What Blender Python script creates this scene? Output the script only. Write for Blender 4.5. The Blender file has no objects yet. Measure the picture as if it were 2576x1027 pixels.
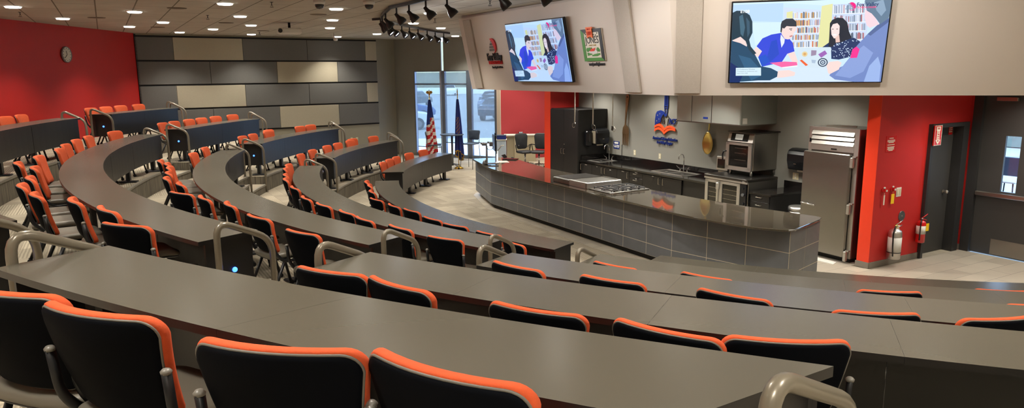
import bpy, bmesh, math, random
from mathutils import Vector, Matrix
random.seed(7)
SC = bpy.context.scene
COL = SC.collection
R = math.radians
sin, cos = math.sin, math.cos
CX, CY = 6.6432, 16.2347            # common centre of the seating arcs
RK = [15.96, 14.379, 12.762, 11.178, 9.629]   # outer edge radius of the desks, top tier first
TW = 0.489                          # desk depth
DZ = 0.3522                         # height of a tier
EYE = 2.9656
CEIL = 4.2
def zt(k): return (4-k)*DZ
US = (0.4924, -0.8704); VS = (0.8704, 0.4924)   # kitchen axes: t along US, s along VS
KROT = math.atan2(US[1], US[0])
def ST(s, t, z=0.0): return (s*VS[0]+t*US[0], s*VS[1]+t*US[1], z)
def PO(r, deg, z=0.0): return (CX+r*cos(R(deg)), CY+r*sin(R(deg)), z)

# ------------------------------------------------------------------ materials
def lin(c):
    return tuple(((x/255)/12.92 if x/255 <= 0.04045 else ((x/255+0.055)/1.055)**2.4) for x in c)
MATS = {}
def mat(name, c=(128,128,128), rough=0.6, metal=0.0, emit=None, estr=1.0, noise=0.0, nscale=8.0, bump=0.0, bscale=200.0, spec=0.5, coat=0.0, linear=False):
    if name in MATS: return MATS[name]
    m = bpy.data.materials.new(name); m.use_nodes = True
    nt = m.node_tree; b = nt.nodes['Principled BSDF']
    col = tuple(c) if linear else lin(c)
    b.inputs['Base Color'].default_value = (*col, 1)
    b.inputs['Roughness'].default_value = rough
    b.inputs['Metallic'].default_value = metal
    b.inputs['Specular IOR Level'].default_value = spec
    b.inputs['Coat Weight'].default_value = coat
    if emit:
        b.inputs['Emission Color'].default_value = (*lin(emit), 1)
        b.inputs['Emission Strength'].default_value = estr
    if noise or bump:
        tc = nt.nodes.new('ShaderNodeTexCoord')
    if noise:
        n = nt.nodes.new('ShaderNodeTexNoise'); n.inputs['Scale'].default_value = nscale; n.inputs['Detail'].default_value = 4
        nt.links.new(tc.outputs['Object'], n.inputs['Vector'])
        mx = nt.nodes.new('ShaderNodeMix'); mx.data_type = 'RGBA'
        mx.inputs['A'].default_value = (*[x*(1-noise) for x in col], 1)
        mx.inputs['B'].default_value = (*[min(1, x*(1+noise)) for x in col], 1)
        nt.links.new(n.outputs['Fac'], mx.inputs['Factor']); nt.links.new(mx.outputs['Result'], b.inputs['Base Color'])
    if bump:
        n2 = nt.nodes.new('ShaderNodeTexNoise'); n2.inputs['Scale'].default_value = bscale
        nt.links.new(tc.outputs['Object'], n2.inputs['Vector'])
        bp = nt.nodes.new('ShaderNodeBump'); bp.inputs['Strength'].default_value = bump; bp.inputs['Distance'].default_value = 0.01
        nt.links.new(n2.outputs['Fac'], bp.inputs['Height']); nt.links.new(bp.outputs['Normal'], b.inputs['Normal'])
    MATS[name] = m
    return m
def node(nt, typ, **kw):
    n = nt.nodes.new(typ)
    for k, v in kw.items(): setattr(n, k, v)
    return n

M_red = mat('red wall paint', (184,30,25), 0.55, noise=0.03, nscale=3)
M_crim = mat('crimson wall paint', (176,58,64), 0.6)
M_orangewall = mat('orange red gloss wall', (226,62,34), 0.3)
M_grey = mat('warm grey wall paint', (132,130,122), 0.7, noise=0.02, nscale=3)
M_taupe = mat('taupe wall paint', (142,136,118), 0.7, noise=0.02, nscale=3)
M_soffit = mat('beige soffit paint', (205,193,178), 0.75, bump=0.05, bscale=60)
M_strip = mat('beige woven fabric', (176,165,150), 0.9, noise=0.1, nscale=60, bump=0.25, bscale=300)
M_pdark = mat('charcoal panel fabric', (102,101,98), 0.95, noise=0.06, nscale=30, bump=0.15, bscale=300)
M_plight = mat('sand panel fabric', (170,162,142), 0.95, noise=0.05, nscale=30, bump=0.15, bscale=300)
M_black = mat('black gap', (14,14,16), 0.7)
M_top = mat('charcoal laminate', (86,82,72), 0.25, spec=0.85)
M_edge = mat('black edge band', (20,19,20), 0.35)
M_panel = mat('black desk panel', (18,20,24), 0.35, noise=0.05, nscale=20)
M_leg = mat('black powder coat', (22,23,26), 0.4)
M_or = mat('orange chair fabric', (208,84,40), 0.9, noise=0.14, nscale=45, bump=0.12, bscale=160)
M_shell = mat('black chair shell', (9,11,16), 0.75, spec=0.05)
M_pipe = mat('grey piping', (110,106,98), 0.5)
M_seat = mat('taupe vinyl', (104,99,88), 0.42, noise=0.05, nscale=12)
M_cap = mat('grey cap', (120,116,108), 0.4)
M_rail = mat('grey bronze painted steel', (122,114,99), 0.32, metal=0.25, coat=0.3)
M_nose = mat('aluminium nosing', (140,134,122), 0.5, metal=0.2)
M_riser = None
M_steel = mat('brushed steel', (158,155,148), 0.34, metal=1.0, noise=0.05, nscale=5)
M_steelb = mat('bright steel', (222,219,212), 0.4, metal=1.0)
M_steeld = mat('dark steel', (95,92,88), 0.35, metal=1.0)
M_chrome = mat('chrome', (220,220,220), 0.08, metal=1.0)
M_nickel = mat('satin nickel', (190,182,168), 0.3, metal=1.0)
M_kblack = mat('black cabinet laminate', (19,18,17), 0.42, noise=0.05, nscale=20)
M_tile = mat('slate tile', (102,105,108), 0.42, noise=0.26, nscale=4)
M_grout = mat('light grout', (214,204,178), 0.8)
M_plast = mat('black plastic', (16,17,20), 0.25)
M_plastg = mat('grey plastic', (120,112,96), 0.5)
M_white = mat('white plastic', (225,222,212), 0.45)
M_ivory = mat('ivory plate', (208,196,160), 0.5)
M_glassd = mat('dark oven glass', (22,20,18), 0.08, spec=0.8)
M_brass = mat('brass', (234,208,124), 0.28, metal=1.0, noise=0.1, nscale=20)
M_copper = mat('aged copper', (182,148,108), 0.38, metal=1.0, noise=0.15, nscale=15)
M_blue = mat('royal blue', (16,42,120), 0.5)
M_orsign = mat('orange sign', (240,86,40), 0.5)
M_green = mat('sign green', (78,142,62), 0.5)
M_dgrey = mat('dark grey lettering', (42,42,42), 0.5)
M_cream = mat('cream', (226,216,196), 0.6)
M_yellow = mat('yellow tag', (240,196,20), 0.6)
M_extred = mat('extinguisher red', (196,20,20), 0.25, coat=0.5)
M_door = mat('dark grey door', (58,56,53), 0.5, noise=0.04, nscale=10)
M_frame = mat('dark door frame', (44,43,42), 0.45)
M_base = mat('grey rubber base', (120,112,100), 0.6)
M_alum = mat('window aluminium', (112,124,140), 0.4, metal=0.5)
M_spotb = mat('black spot housing', (20,20,22), 0.4)
M_lamp = mat('downlight lens', (255,250,240), 0.5, emit=(255,250,238), estr=9.0)
M_lamp2 = mat('spot lens', (255,250,240), 0.5, emit=(236,240,255), estr=14.0)
M_led = mat('aisle light lens', (60,110,255), 0.5, emit=(50,100,255), estr=5.0)
M_fblue = mat('flag blue', (26,48,120), 0.8)
M_fred = mat('flag red', (180,30,36), 0.8)
M_fwhite = mat('flag white', (222,216,206), 0.8)
M_gold = mat('gold', (200,160,70), 0.35, metal=0.9)
M_stool = mat('blue grey chair', (64,78,96), 0.5)
M_greymetal = mat('grey metal', (130,132,134), 0.35, metal=0.8)
M_mesh = mat('black mesh chair', (28,30,34), 0.6)
M_rdesk = mat('beige desk front', (176,164,136), 0.6)

def granite():
    m = mat('black granite', (30,27,24), 0.07, spec=0.9, coat=0.6)
    nt = m.node_tree; b = nt.nodes['Principled BSDF']
    tc = node(nt,'ShaderNodeTexCoord'); v = node(nt,'ShaderNodeTexVoronoi'); v.inputs['Scale'].default_value = 90
    nt.links.new(tc.outputs['Object'], v.inputs['Vector'])
    cr = node(nt,'ShaderNodeValToRGB'); e = cr.color_ramp.elements
    e[0].position = 0.0; e[0].color = (*lin((150,136,112)),1); e[1].position = 0.28; e[1].color = (*lin((92,84,70)),1)
    n = node(nt,'ShaderNodeTexNoise'); n.inputs['Scale'].default_value = 60; n.inputs['Detail'].default_value = 6
    nt.links.new(tc.outputs['Object'], n.inputs['Vector'])
    mx = node(nt,'ShaderNodeMix'); mx.data_type='RGBA'; mx.blend_type='MULTIPLY'; mx.inputs['Factor'].default_value = 0.5
    nt.links.new(v.outputs['Distance'], cr.inputs['Fac']); nt.links.new(cr.outputs['Color'], mx.inputs['A']); nt.links.new(n.outputs['Color'], mx.inputs['B'])
    nt.links.new(mx.outputs['Result'], b.inputs['Base Color'])
    return m
M_granite = granite()
M_bgran = mat('polished black stone', (20,18,17), 0.1, noise=0.4, nscale=80, spec=0.7)

def plank_mat(name, cols, L, Wd, rot, stripes=False, rough=0.8, mortar=None, herring=False, msize=0.004):
    m = mat(name, cols[0], rough); nt = m.node_tree; b = nt.nodes['Principled BSDF']
    tc = node(nt,'ShaderNodeTexCoord'); mp = node(nt,'ShaderNodeMapping'); mp.inputs['Rotation'].default_value = (0,0,rot)
    nt.links.new(tc.outputs['Object'], mp.inputs['Vector'])
    def brick(vec, rotv):
        mp2 = node(nt,'ShaderNodeMapping'); mp2.inputs['Rotation'].default_value = (0,0,rotv)
        nt.links.new(vec, mp2.inputs['Vector'])
        br = node(nt,'ShaderNodeTexBrick'); br.inputs['Scale'].default_value = 1.0
        br.inputs['Brick Width'].default_value = L; br.inputs['Row Height'].default_value = Wd
        br.inputs['Mortar Size'].default_value = msize; br.inputs['Mortar Smooth'].default_value = 0.2
        br.inputs['Color1'].default_value = (*lin(cols[0]),1); br.inputs['Color2'].default_value = (*lin(cols[1]),1)
        br.inputs['Mortar'].default_value = (*lin(mortar or cols[2]),1)
        nt.links.new(mp2.outputs['Vector'], br.inputs['Vector'])
        out = br.outputs['Color']
        if stripes:
            wv = node(nt,'ShaderNodeTexWave'); wv.bands_direction='Y'; wv.inputs['Scale'].default_value = 9.0; wv.inputs['Distortion'].default_value = 1.2; wv.inputs['Detail'].default_value = 3
            nt.links.new(mp2.outputs['Vector'], wv.inputs['Vector'])
            mx = node(nt,'ShaderNodeMix'); mx.data_type='RGBA'; mx.blend_type='MULTIPLY'; mx.inputs['Factor'].default_value = 0.4
            nt.links.new(out, mx.inputs['A']); nt.links.new(wv.outputs['Color'], mx.inputs['B']); out = mx.outputs['Result']
        return out
    o1 = brick(mp.outputs['Vector'], 0.0)
    if herring:
        o2 = brick(mp.outputs['Vector'], math.pi/2)
        ck = node(nt,'ShaderNodeTexChecker'); ck.inputs['Scale'].default_value = 1.0/herring
        nt.links.new(mp.outputs['Vector'], ck.inputs['Vector'])
        mx = node(nt,'ShaderNodeMix'); mx.data_type='RGBA'
        nt.links.new(ck.outputs['Fac'], mx.inputs['Factor']); nt.links.new(o1, mx.inputs['A']); nt.links.new(o2, mx.inputs['B']); o1 = mx.outputs['Result']
    n = node(nt,'ShaderNodeTexNoise'); n.inputs['Scale'].default_value = 2.0; n.inputs['Detail'].default_value = 5
    nt.links.new(tc.outputs['Object'], n.inputs['Vector'])
    mr = node(nt,'ShaderNodeMapRange'); mr.inputs['To Min'].default_value = 0.8; mr.inputs['To Max'].default_value = 1.15
    nt.links.new(n.outputs['Fac'], mr.inputs['Value'])
    m2 = node(nt,'ShaderNodeMix'); m2.data_type='RGBA'; m2.blend_type='MULTIPLY'; m2.inputs['Factor'].default_value = 1.0
    nt.links.new(o1, m2.inputs['A']); nt.links.new(mr.outputs['Result'], m2.inputs['B'])
    nt.links.new(m2.outputs['Result'], b.inputs['Base Color'])
    return m
M_carpet = plank_mat('striped carpet planks', [(190,178,155),(166,155,135),(136,126,109)], 1.0, 0.25, -KROT, stripes=True, rough=0.95, herring=1.0)
M_ftile = plank_mat('stone plank tile', [(190,180,161),(168,158,142),(132,124,112)], 0.9, 0.3, -KROT+R(90), rough=0.35, msize=0.005)
M_ceil = plank_mat('acoustic ceiling tile', [(192,185,170),(182,175,160),(104,96,80)], 2.44, 0.61, -KROT, rough=0.9, msize=0.012)
def riser_mat():
    m = mat('ribbed carpet riser', (92,84,72), 0.95); nt = m.node_tree; b = nt.nodes['Principled BSDF']
    tc = node(nt,'ShaderNodeTexCoord'); n = node(nt,'ShaderNodeTexNoise'); n.inputs['Scale'].default_value = 1.0
    mp = node(nt,'ShaderNodeMapping'); mp.inputs['Scale'].default_value = (45,45,2)
    nt.links.new(tc.outputs['Object'], mp.inputs['Vector']); nt.links.new(mp.outputs['Vector'], n.inputs['Vector'])
    cr = node(nt,'ShaderNodeValToRGB'); e = cr.color_ramp.elements; e[0].position=.35; e[1].position=.65
    e[0].color=(*lin((84,78,68)),1); e[1].color=(*lin((122,114,98)),1)
    nt.links.new(n.outputs['Fac'], cr.inputs['Fac']); nt.links.new(cr.outputs['Color'], b.inputs['Base Color'])
    return m
M_riser = riser_mat()
def glass_mat(name, tint=(1,1,1), rough=0.0, mix=0.12):
    m = bpy.data.materials.new(name); m.use_nodes = True; nt = m.node_tree; nt.nodes.clear()
    o = node(nt,'ShaderNodeOutputMaterial'); t = node(nt,'ShaderNodeBsdfTransparent'); g = node(nt,'ShaderNodeBsdfGlossy')
    t.inputs['Color'].default_value = (*tint,1); g.inputs['Roughness'].default_value = rough
    mx = node(nt,'ShaderNodeMixShader'); mx.inputs['Fac'].default_value = mix
    nt.links.new(t.outputs[0], mx.inputs[1]); nt.links.new(g.outputs[0], mx.inputs[2]); nt.links.new(mx.outputs[0], o.inputs['Surface'])
    return m
M_glass = glass_mat('window glass', (0.92,0.97,1.0), 0.02, 0.06)
def shade_mat():
    m = bpy.data.materials.new('solar shade mesh'); m.use_nodes = True; nt = m.node_tree; nt.nodes.clear()
    o = node(nt,'ShaderNodeOutputMaterial'); t = node(nt,'ShaderNodeBsdfTransparent'); d = node(nt,'ShaderNodeBsdfDiffuse'); tr = node(nt,'ShaderNodeBsdfTranslucent')
    t.inputs['Color'].default_value=(0.95,0.98,1,1); d.inputs['Color'].default_value = (*lin((150,150,140)),1); tr.inputs['Color'].default_value = (*lin((132,138,140)),1)
    a = node(nt,'ShaderNodeMixShader'); a.inputs['Fac'].default_value = .5
    mx = node(nt,'ShaderNodeMixShader'); mx.inputs['Fac'].default_value = 0.42
    nt.links.new(d.outputs[0], a.inputs[1]); nt.links.new(tr.outputs[0], a.inputs[2])
    nt.links.new(t.outputs[0], mx.inputs[1]); nt.links.new(a.outputs[0], mx.inputs[2]); nt.links.new(mx.outputs[0], o.inputs['Surface'])
    return m
M_shade = shade_mat()

# ------------------------------------------------------------------ mesh builder
class MB:
    def __init__(s): s.v=[]; s.f=[]; s.m=[]; s.sm=[]
    def add(s, vs, fs, mi=0, smooth=False):
        o=len(s.v); s.v += [tuple(v) for v in vs]
        for f in fs: s.f.append([i+o for i in f]); s.m.append(mi); s.sm.append(smooth)
        return s
    def box(s, c, d, rz=0.0, mi=0, M=None, bev=0.0):
        hx,hy,hz = d[0]/2,d[1]/2,d[2]/2
        if bev>0:
            b=min(bev,hx*.9,hy*.9,hz*.9)
            pts=[]
            for z,i in ((-hz,b),(-hz+b,0),(hz-b,0),(hz,b)):
                x,y=hx-i,hy-i; k=b if i==0 else 0
                for (a,q) in ((x-b,-y),(x,-y+b),(x,y-b),(x-b,y),(-x+b,y),(-x,y-b),(-x,-y+b),(-x+b,-y)): pts.append((a,q,z))
            fs=[list(range(7,-1,-1)),list(range(24,32))]
            for L in range(3):
                for i in range(8): j=(i+1)%8; fs.append([L*8+i,L*8+j,L*8+8+j,L*8+8+i])
        else:
            pts=[(x,y,z) for z in (-hz,hz) for x,y in ((-hx,-hy),(hx,-hy),(hx,hy),(-hx,hy))]
            fs=[[3,2,1,0],[4,5,6,7],[0,1,5,4],[1,2,6,5],[2,3,7,6],[3,0,4,7]]
        c_,s_=cos(rz),sin(rz)
        out=[]
        for x,y,z in pts:
            if M is not None:
                p=M@Vector((x,y,z)); out.append((p.x+c[0],p.y+c[1],p.z+c[2]))
            else: out.append((c[0]+c_*x-s_*y, c[1]+s_*x+c_*y, c[2]+z))
        return s.add(out,fs,mi)
    def prism(s, poly, z0, z1, mi=0, mi_top=None, mi_bot=None):
        n=len(poly)
        a=sum(poly[i][0]*poly[(i+1)%n][1]-poly[(i+1)%n][0]*poly[i][1] for i in range(n))
        if a<0: poly=poly[::-1]
        vs=[(p[0],p[1],z0) for p in poly]+[(p[0],p[1],z1) for p in poly]
        s.add(vs,[[i,(i+1)%n,n+(i+1)%n,n+i] for i in range(n)],mi)
        s.add(vs[:n],[list(range(n-1,-1,-1))],mi if mi_bot is None else mi_bot)
        s.add(vs[n:],[list(range(n))],mi if mi_top is None else mi_top)
        return s
    def cyl(s, p0, p1, r0, r1=None, n=16, mi=0, caps=True, smooth=True):
        r1=r0 if r1 is None else r1
        p0=Vector(p0); p1=Vector(p1); d=(p1-p0).normalized()
        a=Vector((0,0,1)) if abs(d.z)<.9 else Vector((1,0,0))
        x=d.cross(a).normalized(); y=d.cross(x)
        x,y=y,x
        vs=[]
        for p,r in ((p0,r0),(p1,r1)):
            for i in range(n):
                t=2*math.pi*i/n; vs.append(p+x*(r*cos(t))+y*(r*sin(t)))
        s.add(vs,[[i,(i+1)%n,n+(i+1)%n,n+i] for i in range(n)],mi,smooth)
        if caps: s.add(vs,[list(range(n-1,-1,-1)),list(range(n,2*n))],mi)
        return s
    def lathe(s, prof, c=(0,0,0), n=20, mi=0, M=None):
        vs=[]
        for r,z in prof:
            for i in range(n):
                t=2*math.pi*i/n; p=Vector((r*cos(t),r*sin(t),z))
                if M is not None: p=M@p
                vs.append((p.x+c[0],p.y+c[1],p.z+c[2]))
        fs=[]
        for k in range(len(prof)-1):
            for i in range(n): j=(i+1)%n; fs.append([k*n+i,k*n+j,(k+1)*n+j,(k+1)*n+i])
        s.add(vs,fs,mi,True)
        if prof[0][0]>1e-4: s.add(vs[:n],[list(range(n-1,-1,-1))],mi)
        if prof[-1][0]>1e-4: s.add(vs[-n:],[list(range(n))],mi)
        return s
    def sphere(s,c,r,n=14,mi=0,sz=1.0):
        prof=[(max(1e-5,r*sin(math.pi*k/8)),-r*sz*cos(math.pi*k/8)) for k in range(9)]
        return s.lathe(prof,c,n,mi)
    def tube(s, pts, r, n=10, fil=0.0, mi=0, flat=None, closed=False):
        P=[Vector(p) for p in pts]
        if fil>0:
            Q=[P[0]]
            for i in range(1,len(P)-1):
                a,b,c=P[i-1],P[i],P[i+1]; u=(a-b); w=(c-b); f=min(fil,u.length*.48,w.length*.48); u.normalize(); w.normalize()
                p,q=b+u*f,b+w*f
                for k in range(7):
                    t=k/6; Q.append(p*(1-t)**2+b*2*t*(1-t)+q*t*t)
            Q.append(P[-1]); P=Q
        m=len(P); vs=[]; prev=None
        for i,p in enumerate(P):
            if closed: d=(P[(i+1)%m]-P[i-1])
            else: d=(P[min(i+1,m-1)]-P[max(i-1,0)])
            d.normalize()
            if prev is None:
                a=Vector((0,0,1)) if abs(d.z)<.9 else Vector((0,1,0)); x=d.cross(a).normalized()
            else: x=(prev-d*prev.dot(d)).normalized()
            prev=x; y=d.cross(x)
            for k in range(n):
                t=2*math.pi*k/n; vs.append(p+x*(r*cos(t))+y*((flat or r)*sin(t)))
        fs=[[i*n+k,i*n+(k+1)%n,(i+1)*n+(k+1)%n,(i+1)*n+k] for i in range(m-1) for k in range(n)]
        if closed: fs+=[[(m-1)*n+k,(m-1)*n+(k+1)%n,(k+1)%n,k] for k in range(n)]
        s.add(vs,fs,mi,True)
        if not closed: s.add(vs,[list(range(n-1,-1,-1)),list(range((m-1)*n,m*n))],mi)
        return s
    def pad(s, outline, prof, fn, mi=0):
        # outline: closed 2D loop about its centre; prof: (scale-inset, depth) rings ending in scale 0
        n=len(outline); vs=[]
        for k,(sc,d) in enumerate(prof):
            for (x,y) in outline: vs.append(fn(x*sc,y*sc,d))
        fs=[[k*n+i,k*n+(i+1)%n,(k+1)*n+(i+1)%n,(k+1)*n+i] for k in range(len(prof)-1) for i in range(n)]
        return s.add(vs,fs,mi,True)
    def arc(s, r0, r1, a0, a1, z0, z1, mi=0, mi_top=None, cen=(0,0), seg=1.5, flat_in=None):
        # sector block; r0<r1 ; angles in deg
        n=max(2,int(abs(a1-a0)/seg)+1); vs=[]
        for i in range(n+1):
            a=R(a0+(a1-a0)*i/n); c_,s_=cos(a),sin(a)
            ra=r0(a0+(a1-a0)*i/n) if callable(r0) else r0; rb=r1(a0+(a1-a0)*i/n) if callable(r1) else r1
            for rr,z in ((ra,z0),(rb,z0),(rb,z1),(ra,z1)): vs.append((CX+rr*c_-cen[0],CY+rr*s_-cen[1],z))
        top=mi if mi_top is None else mi_top
        for i in range(n):
            o=i*4; p=o+4
            s.add([vs[j] for j in (o,o+1,o+2,o+3,p,p+1,p+2,p+3)],[[0,4,5,1],[1,5,6,2]],mi)
            s.add([vs[j] for j in (o+3,o+2,p+2,p+3)],[[0,1,2,3]],top)
            s.add([vs[j] for j in (o,o+3,p+3,p)],[[0,1,2,3]],mi)
        s.add(vs[:4],[[0,1,2,3]],mi); s.add(vs[-4:],[[3,2,1,0]],mi)
        return s
    def build(s, name, mats, parent=None, loc=None, rz=None):
        me=bpy.data.meshes.new(name); me.from_pydata([tuple(v) for v in s.v],[],s.f)
        if not isinstance(mats,(list,tuple)): mats=[mats]
        for m in mats: me.materials.append(m)
        me.polygons.foreach_set('material_index',s.m); me.polygons.foreach_set('use_smooth',s.sm); me.update()
        bm=bmesh.new(); bm.from_mesh(me)
        bmesh.ops.remove_doubles(bm, verts=bm.verts, dist=1e-5)
        bmesh.ops.recalc_face_normals(bm, faces=bm.faces)
        bm.to_mesh(me); bm.free()
        o=bpy.data.objects.new(name,me); COL.objects.link(o)
        if parent is not None: o.parent=parent
        if loc is not None: o.location=loc
        if rz is not None: o.rotation_euler=(0,0,rz)
        return o
def tag(o,label,cat,group=None):
    o['label']=label; o['category']=cat
    if group: o['group']=group
    return o
def thing(name,label,cat,loc=(0,0,0),rz=0.0,group=None):
    o=bpy.data.objects.new(name,None); o.empty_display_size=.1; COL.objects.link(o); o.location=loc; o.rotation_euler=(0,0,rz)
    return tag(o,label,cat,group)
def struct(o): o['kind']='structure'; return o
def KT(name,label,cat,s,t,z=0.0,group=None):    # thing standing square to the kitchen; local x=t, y=s
    return thing(name,label,cat,ST(s,t,z),KROT,group)
def dup(root,loc=None,rz=None,label=None,group=None):
    def cp(o,par):
        c=o.copy(); COL.objects.link(c); c.parent=par
        for ch in KIDS.get(o.name,[]): cp(ch,c)
        return c
    c=cp(root,None)
    if loc is not None: c.location=loc
    if rz is not None: c.rotation_euler=(0,0,rz)
    if label: c['label']=label
    if group: c['group']=group
    return c
KIDS={}
def register(root):
    def rec(o):
        KIDS[o.name]=[x for x in bpy.data.objects if x.parent==o]
        for x in KIDS[o.name]: rec(x)
    rec(root)
def text_mesh(name, body, size, mat_, parent, M, extrude=0.004, align='CENTER', xs=1.0, bold=0.0):
    cu=bpy.data.curves.new(name,'FONT'); cu.body=body; cu.size=size; cu.extrude=extrude; cu.align_x=align; cu.offset=bold
    o=bpy.data.objects.new('tmp',cu); COL.objects.link(o)
    dg=bpy.context.evaluated_depsgraph_get(); me=bpy.data.meshes.new_from_object(o.evaluated_get(dg))
    bpy.data.objects.remove(o); me.name=name
    me.transform(Matrix.Diagonal((xs,1,1,1))); me.transform(M)
    me.materials.clear(); me.materials.append(mat_)
    r=bpy.data.objects.new(name,me); COL.objects.link(r); r.parent=parent
    return r
UPR=Matrix.Rotation(R(90),4,'X')    # text lying in xy -> standing in xz, reads from -y

# ------------------------------------------------------------------ room shell
WA=(-3.5,26.12); WB=(-0.35,24.3)
ROOM=[(-10.5,-5.0),(-10.92,21.1),(-4.745,25.589),(-4.26,26.5),WA,WB,(4.4,27.0),ST(12.12,-15.3)[:2],ST(12.12,9.0)[:2],(13.5,-5.0)]
def inside(p,poly=ROOM):
    c=False; n=len(poly)
    for i in range(n):
        a,b=poly[i],poly[(i+1)%n]
        if (a[1]>p[1])!=(b[1]>p[1]) and p[0]<(b[0]-a[0])*(p[1]-a[1])/(b[1]-a[1])+a[0]: c=not c
    return c
def wall(name, a, b, z0, z1, m, th=0.15, side=1):
    # a->b inner face; thickness goes to the left (side=1) or right of a->b
    a=Vector(a[:2]);b=Vector(b[:2]);d=(b-a).normalized();n=Vector((-d.y,d.x))*side*th
    mb=MB(); mb.prism([tuple(a),tuple(b),tuple(b+n),tuple(a+n)],z0,z1)
    return struct(mb.build(name,m))
fl=MB(); fl.prism(ROOM,-0.12,0.0); struct(fl.build('floor',M_carpet))
ce=MB(); ce.prism(ROOM,CEIL,CEIL+0.12); struct(ce.build('ceiling',M_ceil))
wall('wall_left',(-10.5,-5.0),(-10.92,21.1),0,CEIL,M_red,side=1)
wall('wall_far',(-10.92,21.1),(-4.745,25.589),0,CEIL,M_taupe,side=1)
wall('wall_far_return',(-4.745,25.589),(-4.26,26.5),0,CEIL,M_taupe,side=1)
wall('wall_grey',(-4.26,26.5),WA,0,CEIL,M_grey,side=1)
_wd=(Vector(WB)-Vector(WA)).normalized()
wall('wall_window_header',WA,Vector(WA)+_wd*1.20,3.06,CEIL,M_grey,th=0.04,side=1)
wall('wall_window_header',Vector(WA)+_wd*1.30,WB,3.06,CEIL,M_grey,th=0.04,side=1)
wall('wall_crimson',WB,(4.4,27.0),0,CEIL,M_crim,side=1)
wall('wall_hall_end',(4.4,27.0),ST(12.12,-15.3),0,CEIL,M_grey,side=1)
wall('wall_hall_side',ST(12.12,-15.3),ST(10.6,-15.3),0,CEIL,M_grey,side=1)
wall('wall_behind',(13.5,-5.0),(-10.5,-5.0),0,CEIL,M_taupe,side=1)
wall('wall_right_end',ST(12.12,9.0),(13.5,-5.0),0,CEIL,M_taupe,side=1)
# kitchen walls
mb=MB(); mb.prism([ST(10.45,-15.25)[:2],ST(10.45,-6.56)[:2],ST(10.6,-6.56)[:2],ST(10.6,-15.25)[:2]],0,CEIL); struct(mb.build('wall_kitchen_back',M_grey))
mb=MB(); mb.prism([ST(9.6,-15.25)[:2],ST(10.45,-15.25)[:2],ST(10.45,-14.98)[:2],ST(9.6,-14.98)[:2]],0,CEIL); struct(mb.build('wall_kitchen_left',M_red))
mb=MB(); mb.prism([ST(9.77,-6.56)[:2],ST(11.0,-6.56)[:2],ST(11.0,-6.36)[:2],ST(9.77,-6.36)[:2]],0,CEIL); struct(mb.build('wall_kitchen_right',M_red))
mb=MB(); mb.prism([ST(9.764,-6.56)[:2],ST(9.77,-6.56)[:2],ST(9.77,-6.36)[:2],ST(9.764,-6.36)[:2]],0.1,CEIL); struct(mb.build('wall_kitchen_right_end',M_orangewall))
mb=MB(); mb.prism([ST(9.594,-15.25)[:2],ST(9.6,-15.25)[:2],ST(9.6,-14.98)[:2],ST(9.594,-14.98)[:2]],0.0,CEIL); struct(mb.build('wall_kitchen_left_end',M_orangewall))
mb=MB(); mb.prism([ST(11.0,-6.7)[:2],ST(12.12,-6.7)[:2],ST(12.12,-6.36)[:2],ST(11.0,-6.36)[:2]],2.13,CEIL); struct(mb.build('wall_door_header',M_red))
mb=MB(); mb.prism([ST(12.02,-6.56)[:2],ST(12.12,-6.56)[:2],ST(12.12,-6.44)[:2],ST(12.02,-6.44)[:2]],0,CEIL); struct(mb.build('wall_door_side',M_red))
mb=MB(); mb.prism([ST(12.12,-7.2)[:2],ST(12.3,-7.2)[:2],ST(12.3,-6.31)[:2],ST(12.12,-6.31)[:2]],0,CEIL); struct(mb.build('wall_right_strip',M_red))
mb=MB(); mb.prism([ST(12.12,-4.9)[:2],ST(12.3,-4.9)[:2],ST(12.3,9.0)[:2],ST(12.12,9.0)[:2]],0,CEIL); struct(mb.build('wall_right',M_taupe))
mb=MB(); mb.prism([ST(12.12,-6.31)[:2],ST(12.3,-6.31)[:2],ST(12.3,-4.9)[:2],ST(12.12,-4.9)[:2]],2.66,CEIL); struct(mb.build('wall_right_header',M_taupe))
# stone tile area of the floor
tp=[ST(7.12,-13.75),ST(6.98,-7.7),ST(7.3,-5.2),ST(7.6,-2.0),ST(12.12,-2.0),ST(12.12,-6.31),ST(11.0,-6.31),ST(9.77,-6.31),ST(9.7,-6.6),ST(10.45,-6.6),ST(10.45,-15.0),ST(7.9,-15.8),ST(7.68,-15.5)]
mb=MB(); mb.prism([p[:2] for p in tp],0.0,0.006); struct(mb.build('floor_tile',M_ftile))
# base boards
def board(name,pts,h=0.1,th=0.012,m=M_base):
    mb=MB()
    for a,b in zip(pts[:-1],pts[1:]):
        a=Vector(a[:2]);b=Vector(b[:2]);d=(b-a).normalized();n=Vector((d.y,-d.x))*th
        mb.prism([tuple(a-d*th*.0),tuple(b),tuple(b+n),tuple(a+n)],0.006,h)
    return struct(mb.build(name,m))
board('baseboard_right',[ST(9.764,-6.572),ST(9.764,-6.348)])
board('baseboard_kitchen',[ST(9.752,-6.36),ST(11.0,-6.36)])
board('baseboard_strip',[ST(12.12,-6.44),ST(12.12,-6.31)])
board('baseboard_far',[(-10.92,21.1),(-4.745,25.589),(-4.26,26.5),WA])

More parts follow.
